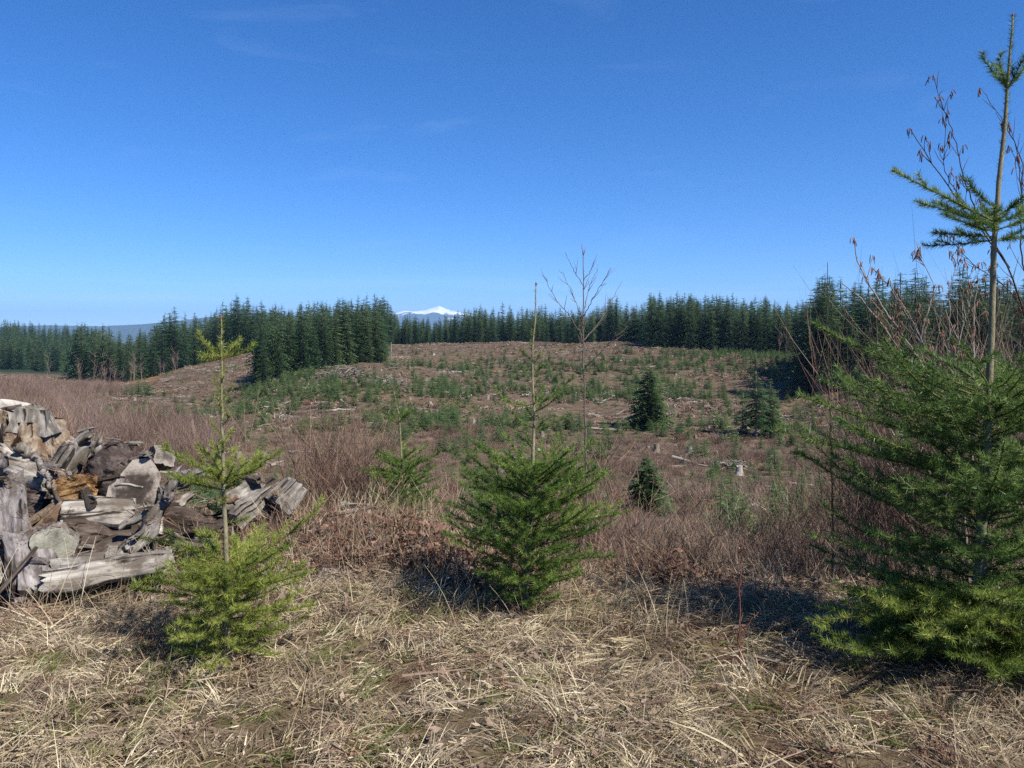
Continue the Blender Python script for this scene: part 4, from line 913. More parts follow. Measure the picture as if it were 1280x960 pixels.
ip_ = lambda xs, ys: (lambda px: float(np.interp(px, xs, ys)))
n1, n1b = ip_([325, 480], [237, 285]), ip_([325, 480], [300, 330])
block('knoll', (326, 478, lambda px: (n1(px), n1b(px))), 130, lambda px, d: 21.0, [0, 1, 2, 4, 5], 3.4)
n2 = ip_([90, 160, 250, 330], [400, 385, 432, 440])
block('hill', (95, 345, lambda px: (n2(px), n2(px) + 110)), 330, lambda px, d: 26.5 + 2.5 * math.sin(px * .07) + 2.5 * (px > 200), [0, 1, 2, 4, 5, 3], 4.6)
block('far_left', (-170, 125, lambda px: (600, 1150)), 420, lambda px, d: 27, [0, 2, 4, 5], 6)
t4 = ip_([340, 480, 500, 520, 545, 560, 590, 640, 700, 740, 765, 790, 815], [21, 24, 15, 15, 13, 16, 19, 18.5, 18, 18, 22, 20, 19])
block('plateau', (335, 825, lambda px: (472, 590)), 560, lambda px, d: 1.18 * t4(px), [0, 1, 2, 4, 5, 3], 4.2)
n5 = ip_([812, 870, 1010], [352, 345, 330])
block('right', (812, 1040, lambda px: (n5(px), n5(px) + 100)), 420, lambda px, d: 23 - 1.5 * (px > 960), [1, 3, 5, 0, 2], 3.4)
n6 = ip_([1003, 1060, 1400, 1700], [196, 190, 185, 180])
t6 = ip_([1000, 1030, 1080, 1150, 1280, 1500], [21, 28, 24, 25, 25, 24])
block('right_near', (1004, 1560, lambda px: (n6(px), n6(px) + 80)), 330, lambda px, d: t6(px), [1, 3, 6, 5, 0], 3.8)

TR_ = np.array([(t[0], t[1], t[2]) for t in trees]); TZ = ground(TR_[:, 0], TR_[:, 1]) - .2
# which trees does the photograph show most of: coarse coverage buffer, near to far
cover = np.zeros((960, 1280), bool); vis = np.zeros(len(trees), int)
for k in np.argsort(TR_[:, 1]):
    x, y, h = TR_[k]; px = 640 + F * x / y; yb = HOR - (TZ[k] - EYE) / y * F; hp = h / y * F; w = .13 * hp
    y0, y1 = int(max(0, yb - hp)), int(min(959, yb))
    for yy in range(y0, y1 + 1):
        ww = w * (yy - (yb - hp)) / max(hp, 1); a0, a1 = int(max(0, px - ww)), int(min(1280, px + ww + 1))
        if a1 > a0:
            row = cover[yy, a0:a1]; vis[k] += int((~row).sum()); row[:] = True
single = set(np.argsort(-vis)[:300].tolist())
LBL = {'knoll': ('dark green conifer in the stand behind the bleached slash pile', 'conifers behind the slash pile'),
       'hill': ('conifer of the forest behind the bare rounded hill', 'conifers behind the bare hill'),
       'far_left': ('hazy conifer on the far forested slope beyond the alder thicket', 'conifers on the far slope'),
       'plateau': ('conifer in the tree line beyond the flat clearcut top', 'conifers lining the clearcut top'),
       'right': ('conifer in the even-topped forest block with shaded flank', 'conifers of the even-topped block'),
       'right_near': ('dark conifer in the forest behind the catkin alder', 'conifers behind the catkin alder')}
VLK = ['full-crowned', 'slender', 'broad-skirted', 'bare-based', 'bushy', 'ragged', 'thin bare-stemmed']
for k in sorted(single):
    x, y, h, v, blk = trees[k]; s = h / 24
    o = empty('conifer', (x, y, TZ[k])); w_ = s * rng.uniform(.8, 1.35); o.scale = (w_, w_ * rng.uniform(.9, 1.1), s); o.rotation_euler[2] = rng.random() * 6.28
    obj('crown', FV[v][0], o); obj('trunk', FV[v][1], o); hk = 'tall ' if h > np.median([t[2] for t in trees if t[4] == blk]) * 1.05 else ('short ' if h < np.median([t[2] for t in trees if t[4] == blk]) * .93 else '')
    tag(o, hk + VLK[v] + ' ' + LBL[blk][0], 'conifer', hk + VLK[v] + ' ' + LBL[blk][1])
# the rest of the forest
mer = []
for cm, tm in FV:
    mb = MB()
    for me, mi_ in ((cm, 0), (tm, 1)):
        Vv = np.empty(len(me.vertices) * 3, np.float32); me.vertices.foreach_get('co', Vv)
        tri_ = [list(p.vertices) for p in me.polygons]
        mb.add(Vv.reshape(-1, 3), [t for t in tri_ if len(t) == 3] or None, [t for t in tri_ if len(t) == 4] or None, mi_)
    mer.append(mb.build('forest_tree', [M['forest'], M['forest_trunk']], mesh_only=True))
rest = [k for k in range(len(trees)) if k not in single]
instancer('conifer_forest', np.stack([TR_[rest, 0], TR_[rest, 1], TZ[rest]], 1), TR_[rest, 2] / 24, rng.random(len(rest)) * 6.28, [trees[k][3] for k in rest], protos('forest_proto', mer), 'deeper rows of the dark conifer forest around the clearcut', 'forest')

# bare alders along the edge of the hill forest
for k in range(22):
    px = rng.choice([rng.uniform(95, 225), rng.uniform(0, 60), rng.uniform(930, 1000)], p=[.75, .1, .15]); dd = (n2(px) - 8 - 10 * rng.random()) if px < 300 else 322
    if k == 0: bm_ = [twig_shrub(3, 11, .15, .2, M['brush_mauve'], 12, .35, .2, 6) for _ in range(3)]
    x = (px - 640) / F * dd; o = obj('bare_tree', bm_[k % 3]); o.location = (x, dd, float(ground(x, dd)) - .1); o.scale = [rng.uniform(.7, 1.2)] * 3; o.rotation_euler[2] = k
    tag(o, 'pale bare deciduous tree at the foot of the conifer forest edge', 'bare tree', 'bare trees along the forest edge')

# ================================================================ lone conifers on the slope
def conifer(name, label, px, dd, h, rm, bs, mat, whorls=26, per=10, ragged=.35, tr=.12, group=None, trunk_mat='forest_trunk', tri=.34, fine=7, power=.8):
    x = (px - 640) / F * dd; o = empty(name, (x, dd, float(ground(x, dd)) - .15))
    obj('crown', conifer_crown(h, rm, bs, whorls, per, mat, ragged, tri, power, fine), o); obj('trunk', trunk_mesh(h, tr, M[trunk_mat]), o)
    return tag(o, label, 'conifer', group)
def depth_at(px, row, lo, hi):
    """depth at which the terrain in this column shows at that photo row"""
    ds = np.linspace(lo, hi, 400); x = (px - 640) / F * ds; r = HOR - (ground(x, ds, False) - EYE) / ds * F
    return float(ds[np.argmin(np.abs(r - row))])
dd = depth_at(812, 537, 60, 260); conifer('conifer', 'broad dark conifer standing alone in the middle of the clearcut slope', 812, dd, 82 * dd / F, 33 * dd / F, .3, M['forest'], 34, 16, .34, .2, None, 'forest_trunk', .34, 8, .55)
dd = depth_at(947, 553, 60, 260)
conifer('conifer', 'sparse conifer with pale bare trunk in the little stand on the slope', 945, dd, 96 * dd / F, 24 * dd / F, 20 * dd / F, M['forest'], 30, 9, .55, .2, None, 'pale_wood', .34)
conifer('conifer', 'fuller dark conifer beside the pale trunk in the little stand', 963, dd + 2, 78 * dd / F, 20 * dd / F, 12 * dd / F, M['forest'], 28, 13, .4, .16, None, 'pale_wood')
conifer('conifer', 'short narrow conifer at the outer side of the little stand', 973, dd + 5, 62 * dd / F, 13 * dd / F, 10 * dd / F, M['forest'], 18, 8, .4, .13, None, 'pale_wood')
conifer('conifer', 'thin leaning half-bare conifer at the inner side of the little stand', 929, dd + 4, 58 * dd / F, 12 * dd / F, 8 * dd / F, M['forest'], 22, 6, .5, .12, None, 'pale_wood')
dd = depth_at(808, 640, 15, 60); conifer('conifer', 'small rich green bushy conifer halfway down the bank, lower down than the lone conifer', 808, dd, 80 * dd / F, 36 * dd / F, .1, M['forest'], 28, 14, .3, .05, None, 'forest_trunk', .34, 9, .55)
dd = depth_at(968, 592, 30, 150); conifer('conifer', 'tiny dark wiry conifer on a thin stem near the dark bank', 968, dd, 36 * dd / F, 16 * dd / F, 8 * dd / F, M['forest'], 12, 7, .4, .06, None, 'dark_bark', .3)

# ================================================================ young firs all over the slope
def dens_fir(px, row):
    v = 0.45
    if row < 500 and px > 720: v = 1.3
    if 680 < px < 1010 and row < 480: v = 1.7
    if 330 < px < 620 and 470 < row < 520: v = .55
    if row < 440: v = .12
    if px < 300 and row < 520: v = .08
    if px < 330 and row >= 520: v = .35
    if row > 545: v *= .16
    elif row > 505: v *= .6
    if abs(px - 808) < 45 and row > 545: v = 0
    if 480 < px < 830 and row < 450: v *= .12
    return v
def seedling(rm):
    me = conifer_crown(2.0, rm, .05, 12, 8, M['young'], .4, .42, .7, 5); mb = MB()
    Vv = np.empty(len(me.vertices) * 3, np.float32); me.vertices.foreach_get('co', Vv); pol = [list(p.vertices) for p in me.polygons]
    mb.add(Vv.reshape(-1, 3), [t for t in pol if len(t) == 3], [t for t in pol if len(t) == 4], 0)
    mb.tube([[0, 0, -.1], [0, 0, 1.0], [0, 0, 1.9]], [.035, .022, .006], 5, 1)
    return mb.build('fir_seedling', [M['young'], M['forest_trunk']], mesh_only=True)
YF = [seedling(r_) for r_ in (.75, .9, .65, 1.0, .8)]
YFp = protos('young_proto', YF)
pts = []
while len(pts) < 3300:
    px = rng.uniform(-150, 1430); dd = math.exp(rng.uniform(math.log(24), math.log(345)))
    if rng.random() > (dd / 345) ** .6: continue
    x = (px - 640) / F * dd; z = float(ground(x, dd)); row = HOR - (z - EYE) / dd * F
    if rng.random() > dens_fir(px, row) * np.clip(1 + 1.3 * fbm(np.array(x * .03), np.array(dd * .03), 2, 63), .05, 2): continue
    if (326 < px < 480 and dd > 230) or (px > 1003 and dd > 185) or (px < 330 and dd > 260): continue
    h = rng.uniform(1.4, 3.6) * (1 if dd > 90 else .55)
    pts.append((x, dd, z - .08, h / 2, px, row))
pts.sort(key=lambda p: -(p[3] / p[1]) * (1 if 0 < p[4] < 1280 else .2))
for k, (x, y, z, s, px, row) in enumerate(pts[:300]):
    o = obj('fir_seedling', YF[k % 5]); o.location = (x, y, z); o.scale = (s, s, s); o.rotation_euler[2] = k * 1.7
    sz = 'chest-high' if s < .75 else ('man-high' if s < 1.15 else 'taller')
    wh = (('on the lower slope beyond the log pile' if px < 390 else 'on the lower slope behind the reddish-brown shrub' if px < 560 else 'on the lower slope behind the dense green fir' if px < 760 else 'on the lower slope around the small bushy conifer' if px < 900 else 'on the lower slope near the white snag' if px < 1040 else 'on the lower slope behind the tall fir') if y < 70 else 'on the knoll flank below the slash piles' if px < 560 else 'on the slope between the dense green fir and the lone conifer' if px < 780 else
          'on the slope around the lone conifer' if px < 900 else 'on the slope around the little pale-trunked stand')
    tag(o, sz + ' young planted fir ' + wh, 'young fir', sz + ' planted firs ' + wh)
rp_ = pts[300:]
instancer('distant_seedlings', [p[:3] for p in rp_], [p[3] for p in rp_], rng.random(len(rp_)) * 6.28, rng.integers(0, 5, len(rp_)), YFp, 'tiny far planted firs speckling the upper clearcut', 'seedlings')

# small firs near the orange earth
for k, (px, w) in enumerate(((166, 3.2), (173, 4.2), (181, 4.6), (186, 3.6), (158, 3.0))):
    dd = 262 + 4 * (k % 3); w = w * 1.5; x = (px - 640) / F * dd; o = obj('fir_seedling', YF[k % 5]); o.location = (x, dd, float(ground(x, dd)) - .1)
    s = w / 2; o.scale = (s * 1.2, s * 1.2, s); tag(o, 'small dark fir in the clump below the orange earth patch', 'young fir', 'firs below the orange earth')

# ================================================================ stumps, fallen logs, slash on the slope
def small_stump(seed):
    rs = np.random.default_rng(seed); n = 12; a = np.arange(n) / n * 2 * np.pi; mb = MB()
    hs = [-.15, .1, .35, .6, .8]; rr = [.62, .42, .33, .30, .29]
    V = []
    for h, r in zip(hs, rr):
        q = r * (1 + rs.normal(0, .10, n) * (1 if h < .5 else .5)); V.append(np.stack([q * np.cos(a), q * np.sin(a), np.full(n, h) + (rs.uniform(-.06, .14, n) if h == .8 else 0)], 1))
    V = np.vstack(V + [[[0, 0, .80]]]); Qd = []
    for i_ in range(4):
        for j_ in range(n): Qd.append([i_ * n + j_, i_ * n + (j_ + 1) % n, (i_ + 1) * n + (j_ + 1) % n, (i_ + 1) * n + j_])
    T_ = [[4 * n + j_, 4 * n + (j_ + 1) % n, 5 * n] for j_ in range(n)]
    mb.add(V, T_, Qd); return mb.build('stump', M['slash'], mesh_only=True)
SM = [small_stump(k) for k in range(4)]
def fallen(seed):
    rs = np.random.default_rng(seed); mb = MB(); P = np.stack([np.linspace(-2.5, 2.5, 7), rs.normal(0, .07, 7), .12 + rs.normal(0, .05, 7)], 1)
    mb.tube(P, np.linspace(.20, .10, 7) * rs.uniform(.8, 1.2, 7), 7)
    for q in range(3):
        p = P[rs.integers(1, 6)]; mb.tube([p, p + [rs.normal(0, .2), rs.normal(0, .2), .45]], [.05, .02], 4)
    return mb.build('fallen_log', M['slash'], mesh_only=True)
FM = [fallen(k) for k in range(4)]
def scatter_pts(n, d0, d1, f=1.0, px0=-60, px1=1340):
    out = []
    while len(out) < n:
        px = rng.uniform(px0, px1); dd = d0 + (d1 - d0) * rng.random() ** f
        if (326 < px < 480 and dd > 232) or (px > 1003 and dd > 183) or (px > 812 and dd > 335): continue
        x = (px - 640) / F * dd; out.append((x, dd, float(ground(x, dd)), px))
    return out
for k, (x, y, z, px) in enumerate(scatter_pts(110, 28, 420, .8)):
    o = obj('stump', SM[k % 4]); s = rng.uniform(.55, 1.15); o.location = (x, y, z); o.scale = (s, s, s * rng.uniform(.7, 1.3)); o.rotation_euler[2] = k
    tag(o, 'grey weathered cut stump scattered among the brush of the clearcut', 'stump', 'stumps on the clearcut')
for k, (x, y, z, px) in enumerate(scatter_pts(190, 30, 430, .7)):
    o = obj('fallen_log', FM[k % 4]); s = rng.uniform(.4, 1.2); o.location = (x, y, z + .1); o.scale = (s, s, s); o.rotation_euler = (0, rng.normal(0, .12), rng.normal(0, .9))
    tag(o, 'bleached fallen log lying in the brush of the clearcut', 'fallen log', 'fallen logs on the clearcut')

def heap(name, label, px, dd, wx, wy, h, n, L0, r0):
    """a heap of bleached slash, too tangled to count"""
    mb = MB(); x0 = (px - 640) / F * dd
    for _ in range(n):
        u, v = rng.normal(0, .42), rng.normal(0, .42); x, y = x0 + u * wx, dd + v * wy
        z = float(ground(x, y)) + h * math.exp(-2.2 * (u * u + v * v)) * rng.uniform(.3, 1.0); l_ = L0 * rng.uniform(.3, 1.2); a = rng.normal(0.3, .9); e = rng.normal(0, .30)
        t = np.array([math.cos(a) * math.cos(e), math.sin(a) * math.cos(e), math.sin(e)]); p = np.array([x, y, z]); r = r0 * rng.uniform(.4, 1.4)
        mb.tube([p - t * l_ / 2, p + rng.normal(0, .03 * l_, 3), p + t * l_ / 2], [r, r * .9, r * .6], 6)
    return tag(mb.build(name, M['slash'], None), label, 'slash pile', None, 'stuff')
heap('slash_pile', 'bleached heap of logging slash on the knoll before the conifer stand', 432, 208, 12, 6, 2.4, 260, 4.5, .12)
heap('slash_pile', 'second bleached slash heap lower right of the conifer stand', 487, 198, 8, 5, 1.8, 190, 4.0, .12)
heap('slash_pile', 'dark brown slash heap at the foot of the little conifer stand', 912, 84, 3.2, 1.4, .8, 70, 2.0, .06)

# dead pole by the stand, broken white snag on the slope
def snag(label, px, row, lo, hi, hpx, r, mat, name='snag', fork=False):
    dd = depth_at(px, row, lo, hi); x = (px - 640) / F * dd; h = hpx * dd / F; z = float(ground(x, dd))
    root = empty(name, (x, dd, z - .1)); tag(root, label, 'dead tree')
    mb = MB()
    if fork:
        mb.tube([[0, 0, -.1], [0, 0, h * .2], [.01 * h, 0, h * .5]], [r * 1.9, r * 1.3, r * .9], 9, cap=True); mb.build('trunk', M[mat], root, True)
        for q, (ox, hh) in enumerate(((-.03, 1.0), (.06, .9), (.02, .72))):
            mb = MB(); mb.tube([[ox * h * .5, 0, h * .42], [ox * h, .01 * h, h * .7], [ox * h * 1.1, 0, h * hh]], [r * .7, r * .4, r * .1], 6); mb.build('splinter', M[mat], root, True)
    else:
        mb.tube([[0, 0, -.2], [.03, 0, h * .5], [.0, .05, h]], [r, r * .8, r * .5], 7); mb.build('trunk', M[mat], root, True)
        mb = MB(); mb.tube([[0, 0, h * .7], [.5, .1, h * .8]], [r * .4, r * .15], 5); mb.build('branch', M[mat], root, True)
snag('lone bare pale pole standing at the corner of the conifer stand', 489, 457, 150, 320, 28, .16, 'pale_wood')
snag('broken white splintered snag at the left of the tall fir', 981, 652, 12, 60, 40, .12, 'pale_wood', fork=True)
snag('tiny white broken snag on the bank under the dark slash heap', 950, 628, 15, 70, 14, .10, 'pale_wood', fork=True)
snag('low white splintered stub under the green bushy conifer', 803, 662, 10, 50, 20, .05, 'grey_wood', fork=True)
snag('knee-high pale splintered stub among brown shrubs near the bank edge', 927, 735, 7, 14, 22, .05, 'pale_wood', fork=True)

# ================================================================ brush, stuff
def patch(items):
    """items: list of (mesh, x, y, scale, rz) joined into one scatter mesh"""
    mb = MB(); mats = []
    for me, x, y, sc_, rz in items:
        Vv = np.empty(len(me.vertices) * 3, np.float32); me.vertices.foreach_get('co', Vv); Vv = Vv.reshape(-1, 3).astype(float) * sc_
        c_, s_ = math.cos(rz), math.sin(rz); Vv = np.stack([Vv[:, 0] * c_ - Vv[:, 1] * s_ + x, Vv[:, 0] * s_ + Vv[:, 1] * c_ + y, Vv[:, 2]], 1)
        ix = np.empty(len(me.loops), np.int32); me.loops.foreach_get('vertex_index', ix)
        if me.materials[0] not in mats: mats.append(me.materials[0])
        mb.add(Vv, None, ix.reshape(-1, 4), mats.index(me.materials[0]))
    return mb.build('patch', mats, mesh_only=True)
def clump(n, rad, h, size, mat, flat=.5):
    """low dome of leaf- or twig-sized scraps"""
    a_ = rng.random(n) * 6.283; r_ = rad * rng.random(n) ** .6; z_ = h * rng.random(n) ** .8 * (1 - .75 * (r_ / rad) ** 2)
    p = np.stack([r_ * np.cos(a_), r_ * np.sin(a_), z_], 1); u_ = nrm(rng.normal(size=(n, 3)) * [1, 1, flat]); v_ = nrm(np.cross(u_, rng.normal(size=(n, 3))))
    sz = size * rng.uniform(.5, 1.5, (n, 1)); mb = MB(); q = np.stack([p - u_ * sz, p + v_ * sz * .45, p + u_ * sz, p - v_ * sz * .45], 1).reshape(-1, 3)
    mb.add(q, None, np.arange(n * 4).reshape(-1, 4)); return mb.build('clump', mat, mesh_only=True)
def withleaf(me, n, rad, h, size, mat): return patch([(me, 0, 0, 1, 0), (clump(n, rad, h, size, mat), 0, 0, 1, 0)])
NB = [twig_shrub(20, .8, .011, .22, m, 7, .8, 1.5, 5) for m in (M['brush_brown'], M['brush_red'], M['brush_mauve'], M['brush_red'], M['brush_brown'])]
NB = [withleaf(m_, 190, .55, .5, .026, [M['bracken'], M['brush_brown'], M['bracken'], M['straw'], M['brush_red']][k]) for k, m_ in enumerate(NB)]
NB += [blades(70, .25, .7, .008, .55, .14, M['straw'], 1.0, 4), blades(70, .2, .6, .008, .8, .16, M['straw'], .9, 4)]
NB += [blades(60, .2, .6, .020, .6, .18, M['grass'], 1.0, 4), blades(60, .2, .55, .022, .55, .16, M['young'], 1.1, 4)]
MBR = [twig_shrub(60, .9, .022, .25, m, 3, .5, 1.0) for m in (M['brush_brown'], M['brush_red'], M['brush_mauve'], M['brush_brown'])]
MBR = [withleaf(m_, 150, .62, .55, .055, [M['bracken'], M['brush_red'], M['brush_brown'], M['bracken']][k]) for k, m_ in enumerate(MBR)]
MBR += [blades(70, .3, .8, .022, .75, .25, M['dead_grass'], 1.0, 4), blades(70, .25, .7, .035, .7, .25, M['grass'], .9, 4), blades(60, .3, .7, .04, .6, .22, M['young'], .9, 4)]
FB = [clump(90, .95, .75, .17, m, .7) for m in (M['brush_brown'], M['brush_red'], M['bracken'], M['brush_brown'])]
FB += [clump(80, .9, .55, .17, M['dead_grass'], .8), clump(80, .8, .75, .15, M['grass'], 1), clump(80, .8, .8, .15, M['young'], 1)]
def wedge_pts(n, d0, d1, px0=-200, px1=1480):
    dd = np.sqrt(rng.random(n) * (d1 * d1 - d0 * d0) + d0 * d0); px = rng.uniform(px0, px1, n); x = (px - 640) / F * dd
    keep = ~(((px > 326) & (px < 480) & (dd > 240)) | ((px > 1010) & (dd > 190)) | ((px > 815) & (dd > 345)))
    keep &= ~((np.abs(px - 178) < 22) & (np.abs(dd - 380) < 32))
    x, dd, px = x[keep], dd[keep], px[keep]
    return x, dd, ground(x, dd), px
def mosaic(x, y, f, nb, ns, ng):
    """which kind of cover grows where: brush, straw, green, in drifts"""
    u = rng.random(len(x)); a_ = fbm(x * f, y * f, 3, 201) + .35 * rng.normal(size=len(x)); b_ = fbm(x * f * 1.4, y * f * 1.4, 3, 301) + .3 * rng.normal(size=len(x))
    i_ = rng.integers(0, nb, len(x)); i_ = np.where(a_ > .34, nb + rng.integers(0, ns, len(x)), i_)
    return np.where(b_ > .72, nb + ns + rng.integers(0, ng, len(x)), i_)
x, y, z, px = wedge_pts(3400, 7.0, 40)
ok = ~((px < 420) & (y < 9.0)); x, y, z = x[ok], y[ok], z[ok]
hsc = np.clip(.55 + .7 * fbm(x * .35, y * .35, 2, 71), .25, 1.1); pxx = 640 + F * x / y; hsc *= np.where((np.abs(pxx - 808) < 55) & (y < 30), .45, 1)
instancer('brush', np.stack([x, y, z], 1), rng.uniform(.5, 1.1, len(x)) * hsc * np.clip(.5 + (y - 7) / 18, .5, 1.1), rng.random(len(x)) * 6.28, mosaic(x, y, .30, 5, 2, 2), protos('near_brush', NB), 'tangled brown brush, straw and ferns on the bank below the road', 'brush', .2)
x, y, z, px = wedge_pts(8000, 36, 135)
instancer('brush', np.stack([x, y, z], 1), rng.uniform(.5, 1.25, len(x)) * np.clip(.85 + .6 * fbm(x * .1, y * .1, 2, 72), .4, 1.5), rng.random(len(x)) * 6.28, mosaic(x, y, .11, 4, 1, 2), protos('mid_brush', MBR), 'brown brush with green patches covering the lower clearcut slope', 'brush', .2)
x, y, z, px = wedge_pts(21000, 120, 470)
instancer('brush', np.stack([x, y, z], 1), rng.uniform(.5, 1.2, len(x)) * np.clip(.85 + .6 * fbm(x * .05, y * .05, 2, 73), .4, 1.6), rng.random(len(x)) * 6.28, mosaic(x, y, .06, 4, 1, 2), protos('far_brush', FB), 'brown brush covering the upper clearcut slope', 'brush', .2)
# bleached sticks and chips strewn everywhere
SK = []
for k in range(4):
    mb = MB(); nn = 14; P0 = np.stack([rng.normal(0, .8, nn), rng.normal(0, .8, nn), rng.uniform(.05, .5, nn)], 1); dr = nrm(rng.normal(size=(nn, 3)) * [1, 1, .25]); l_ = rng.uniform(.3, 1.6, nn)
    for q in range(nn): mb.tube(np.stack([P0[q] - dr[q] * l_[q] / 2, P0[q] + rng.normal(0, .04, 3), P0[q] + dr[q] * l_[q] / 2]), np.array([1, .8, .5]) * rng.uniform(.02, .075), 4)
    SK.append(mb.build('sticks', M['slash'], mesh_only=True))
x, y, z, px = wedge_pts(4200, 22, 430); ok = (fbm(x * .04, y * .04, 3, 88) + .3 * rng.normal(size=len(x))) > .15; x, y, z = x[ok], y[ok], z[ok]
instancer('slash_litter', np.stack([x, y, z], 1), rng.uniform(.45, 1.3, len(x)) * np.clip(y / 120, .35, 1.3), rng.random(len(x)) * 6.28, rng.integers(0, 4, len(x)), protos('stick_proto', SK), 'bleached sticks and chips of slash strewn over the clearcut', 'slash', .1)
# alder thicket on the left
TH = [twig_shrub(30, 4.6, .045, .6, m, 8, .4, .42, 5) for m in (M['brush_mauve'], M['brush_red'], M['brush_mauve'], M['brush_brown'])]
x, y, z, px = wedge_pts(2600, 60, 310, -200, 330)
lim = 128 + 50 * vnoise(y * .05, x * .05, 3); ok = ((px < lim) | ((px < 300) & (y > 62) & (y < 120) & (rng.random(len(px)) < .7))) & (fbm(x * .08, y * .08, 2, 19) > -.5); x, y, z = x[ok], y[ok], z[ok]
instancer('alder_thicket', np.stack([x, y, z], 1), rng.uniform(.5, 1.1, len(x)), rng.random(len(x)) * 6.28, rng.integers(0, 4, len(x)), protos('thicket', TH), 'mauve-brown leafless alder thicket beyond the log pile', 'thicket', .06)

# ---- shrubs near enough to be told apart
def shrub(name, label, px, dd, h, n, mat, flare=.55, wd=.006, forks=6, group=None):
    x = (px - 640) / F * dd; o = empty(name, (x, dd, float(ground(x, dd)) - .03)); tag(o, label, 'shrub', group)
    for q in range(3):
        c = obj('stems', twig_shrub(n // 5, h, wd * 1.5, .12, mat, forks + 3, .55, flare, 6), o); c.rotation_euler[2] = q * 2.1
    return o
shrub('bare_shrub', 'large reddish-brown leafless shrub with dense fine twigs, beside the small drooping fir', 425, 7.6, 1.5, 330, M['brush_red'], .42, .005, 7)
shrub('bare_shrub', 'tall thin reddish shrub just behind the large reddish-brown shrub', 452, 8.6, 1.6, 160, M['brush_red'], .4, .005, 7)
shrub('bare_shrub', 'greyish-brown leafless shrub between the leaning slabs and the large shrub', 372, 9.6, 1.5, 170, M['brush_brown'], .45, .005, 7)
shrub('bare_shrub', 'reddish leafless shrub filling the gap between drooping fir and dense fir', 572, 8.4, 1.15, 170, M['brush_red'], .5, .005, 7)
shrub('bare_shrub', 'reddish leafless shrub behind the alder sapling trunk', 716, 8.0, 1.45, 200, M['brush_red'], .4, .005, 7)
shrub('bare_shrub', 'tan leafless shrub on the bank behind the small bushy conifer side', 872, 9.0, .9, 170, M['brush_brown'], .6, .005, 7)
shrub('bare_shrub', 'reddish leafless shrub behind the broken white snag', 1010, 8.6, 1.25, 170, M['brush_red'], .5, .005, 7)
shrub('bare_shrub', 'thin brown leafless shrub behind the grey slabs', 385, 8.5, 1.2, 60, M['brush_brown'], .5, .006, 6)
shrub('bare_shrub', 'reddish-brown shrub right of the dense green fir, around the alder sapling foot', 752, 6.6, .95, 120, M['brush_red'], .6, .005, 6)
shrub('bare_shrub', 'brown tangle of twigs on the edge of the bank by the shade', 850, 6.4, .65, 110, M['brush_brown'], .9, .005, 6)
shrub('bare_shrub', 'sparse shrub stems below the green bushy conifer', 772, 8.5, .8, 60, M['brush_mauve'], .3, .006, 6)
shrub('bare_shrub', 'brown twiggy shrub left of the tall fir, behind the shaded grass', 965, 6.8, .9, 90, M['brush_brown'], .6, .005, 6)
shrub('bare_shrub', 'reddish twiggy shrub between the tall fir and the dark stem', 1075, 6.6, 1.3, 110, M['brush_red'], .5, .005, 6)
shrub('bare_shrub', 'brown shrub rising behind the dense crown of the tall fir', 1140, 7.5, 1.9, 110, M['brush_brown'], .35, .006, 6)
shrub('bare_shrub', 'tall reddish thicket of fine twigs rising around the catkin alder stems', 1110, 5.9, 2.0, 200, M['brush_red'], .32, .0042, 8)
shrub('bare_shrub', 'tall brown twigs rising between catkin alder and tall fir trunk', 1190, 5.7, 2.2, 170, M['brush_brown'], .28, .0042, 8)
shrub('bare_shrub', 'tall brown twigs standing right behind the tall fir trunk', 1262, 6.0, 2.2, 150, M['brush_brown'], .28, .0042, 8)
shrub('bare_shrub', 'low bramble of reddish-brown stems on the hump by the drooping fir', 470, 6.3, .34, 140, M['bracken'], 1.6, .006, 5)
shrub('bare_shrub', 'low reddish bramble between the yellow-green fir and the hump', 405, 6.1, .30, 120, M['bracken'], 1.7, .006, 5)
shrub('bare_shrub', 'red-brown dead bracken tuft at the foot of the dense green fir', 540, 5.7, .32, 100, M['bracken'], 1.4, .006, 5)
shrub('bare_shrub', 'thin upright twigs growing beside the far end of the bark log', 330, 7.4, .9, 50, M['brush_mauve'], .4, .005, 5)

shrub('bare_shrub', 'reddish bramble overgrowing the lichen-mottled slab', 318, 6.15, .38, 90, M['bracken'], 1.2, .005, 5)
shrub('bare_shrub', 'dry bramble stems growing in front of the leaning grey slab pair', 362, 6.05, .42, 90, M['brush_red'], 1.0, .005, 5)
shrub('bare_shrub', 'brown weeds growing at the base of the long pale split log', 150, 5.15, .22, 60, M['brush_brown'], 1.2, .004, 4)

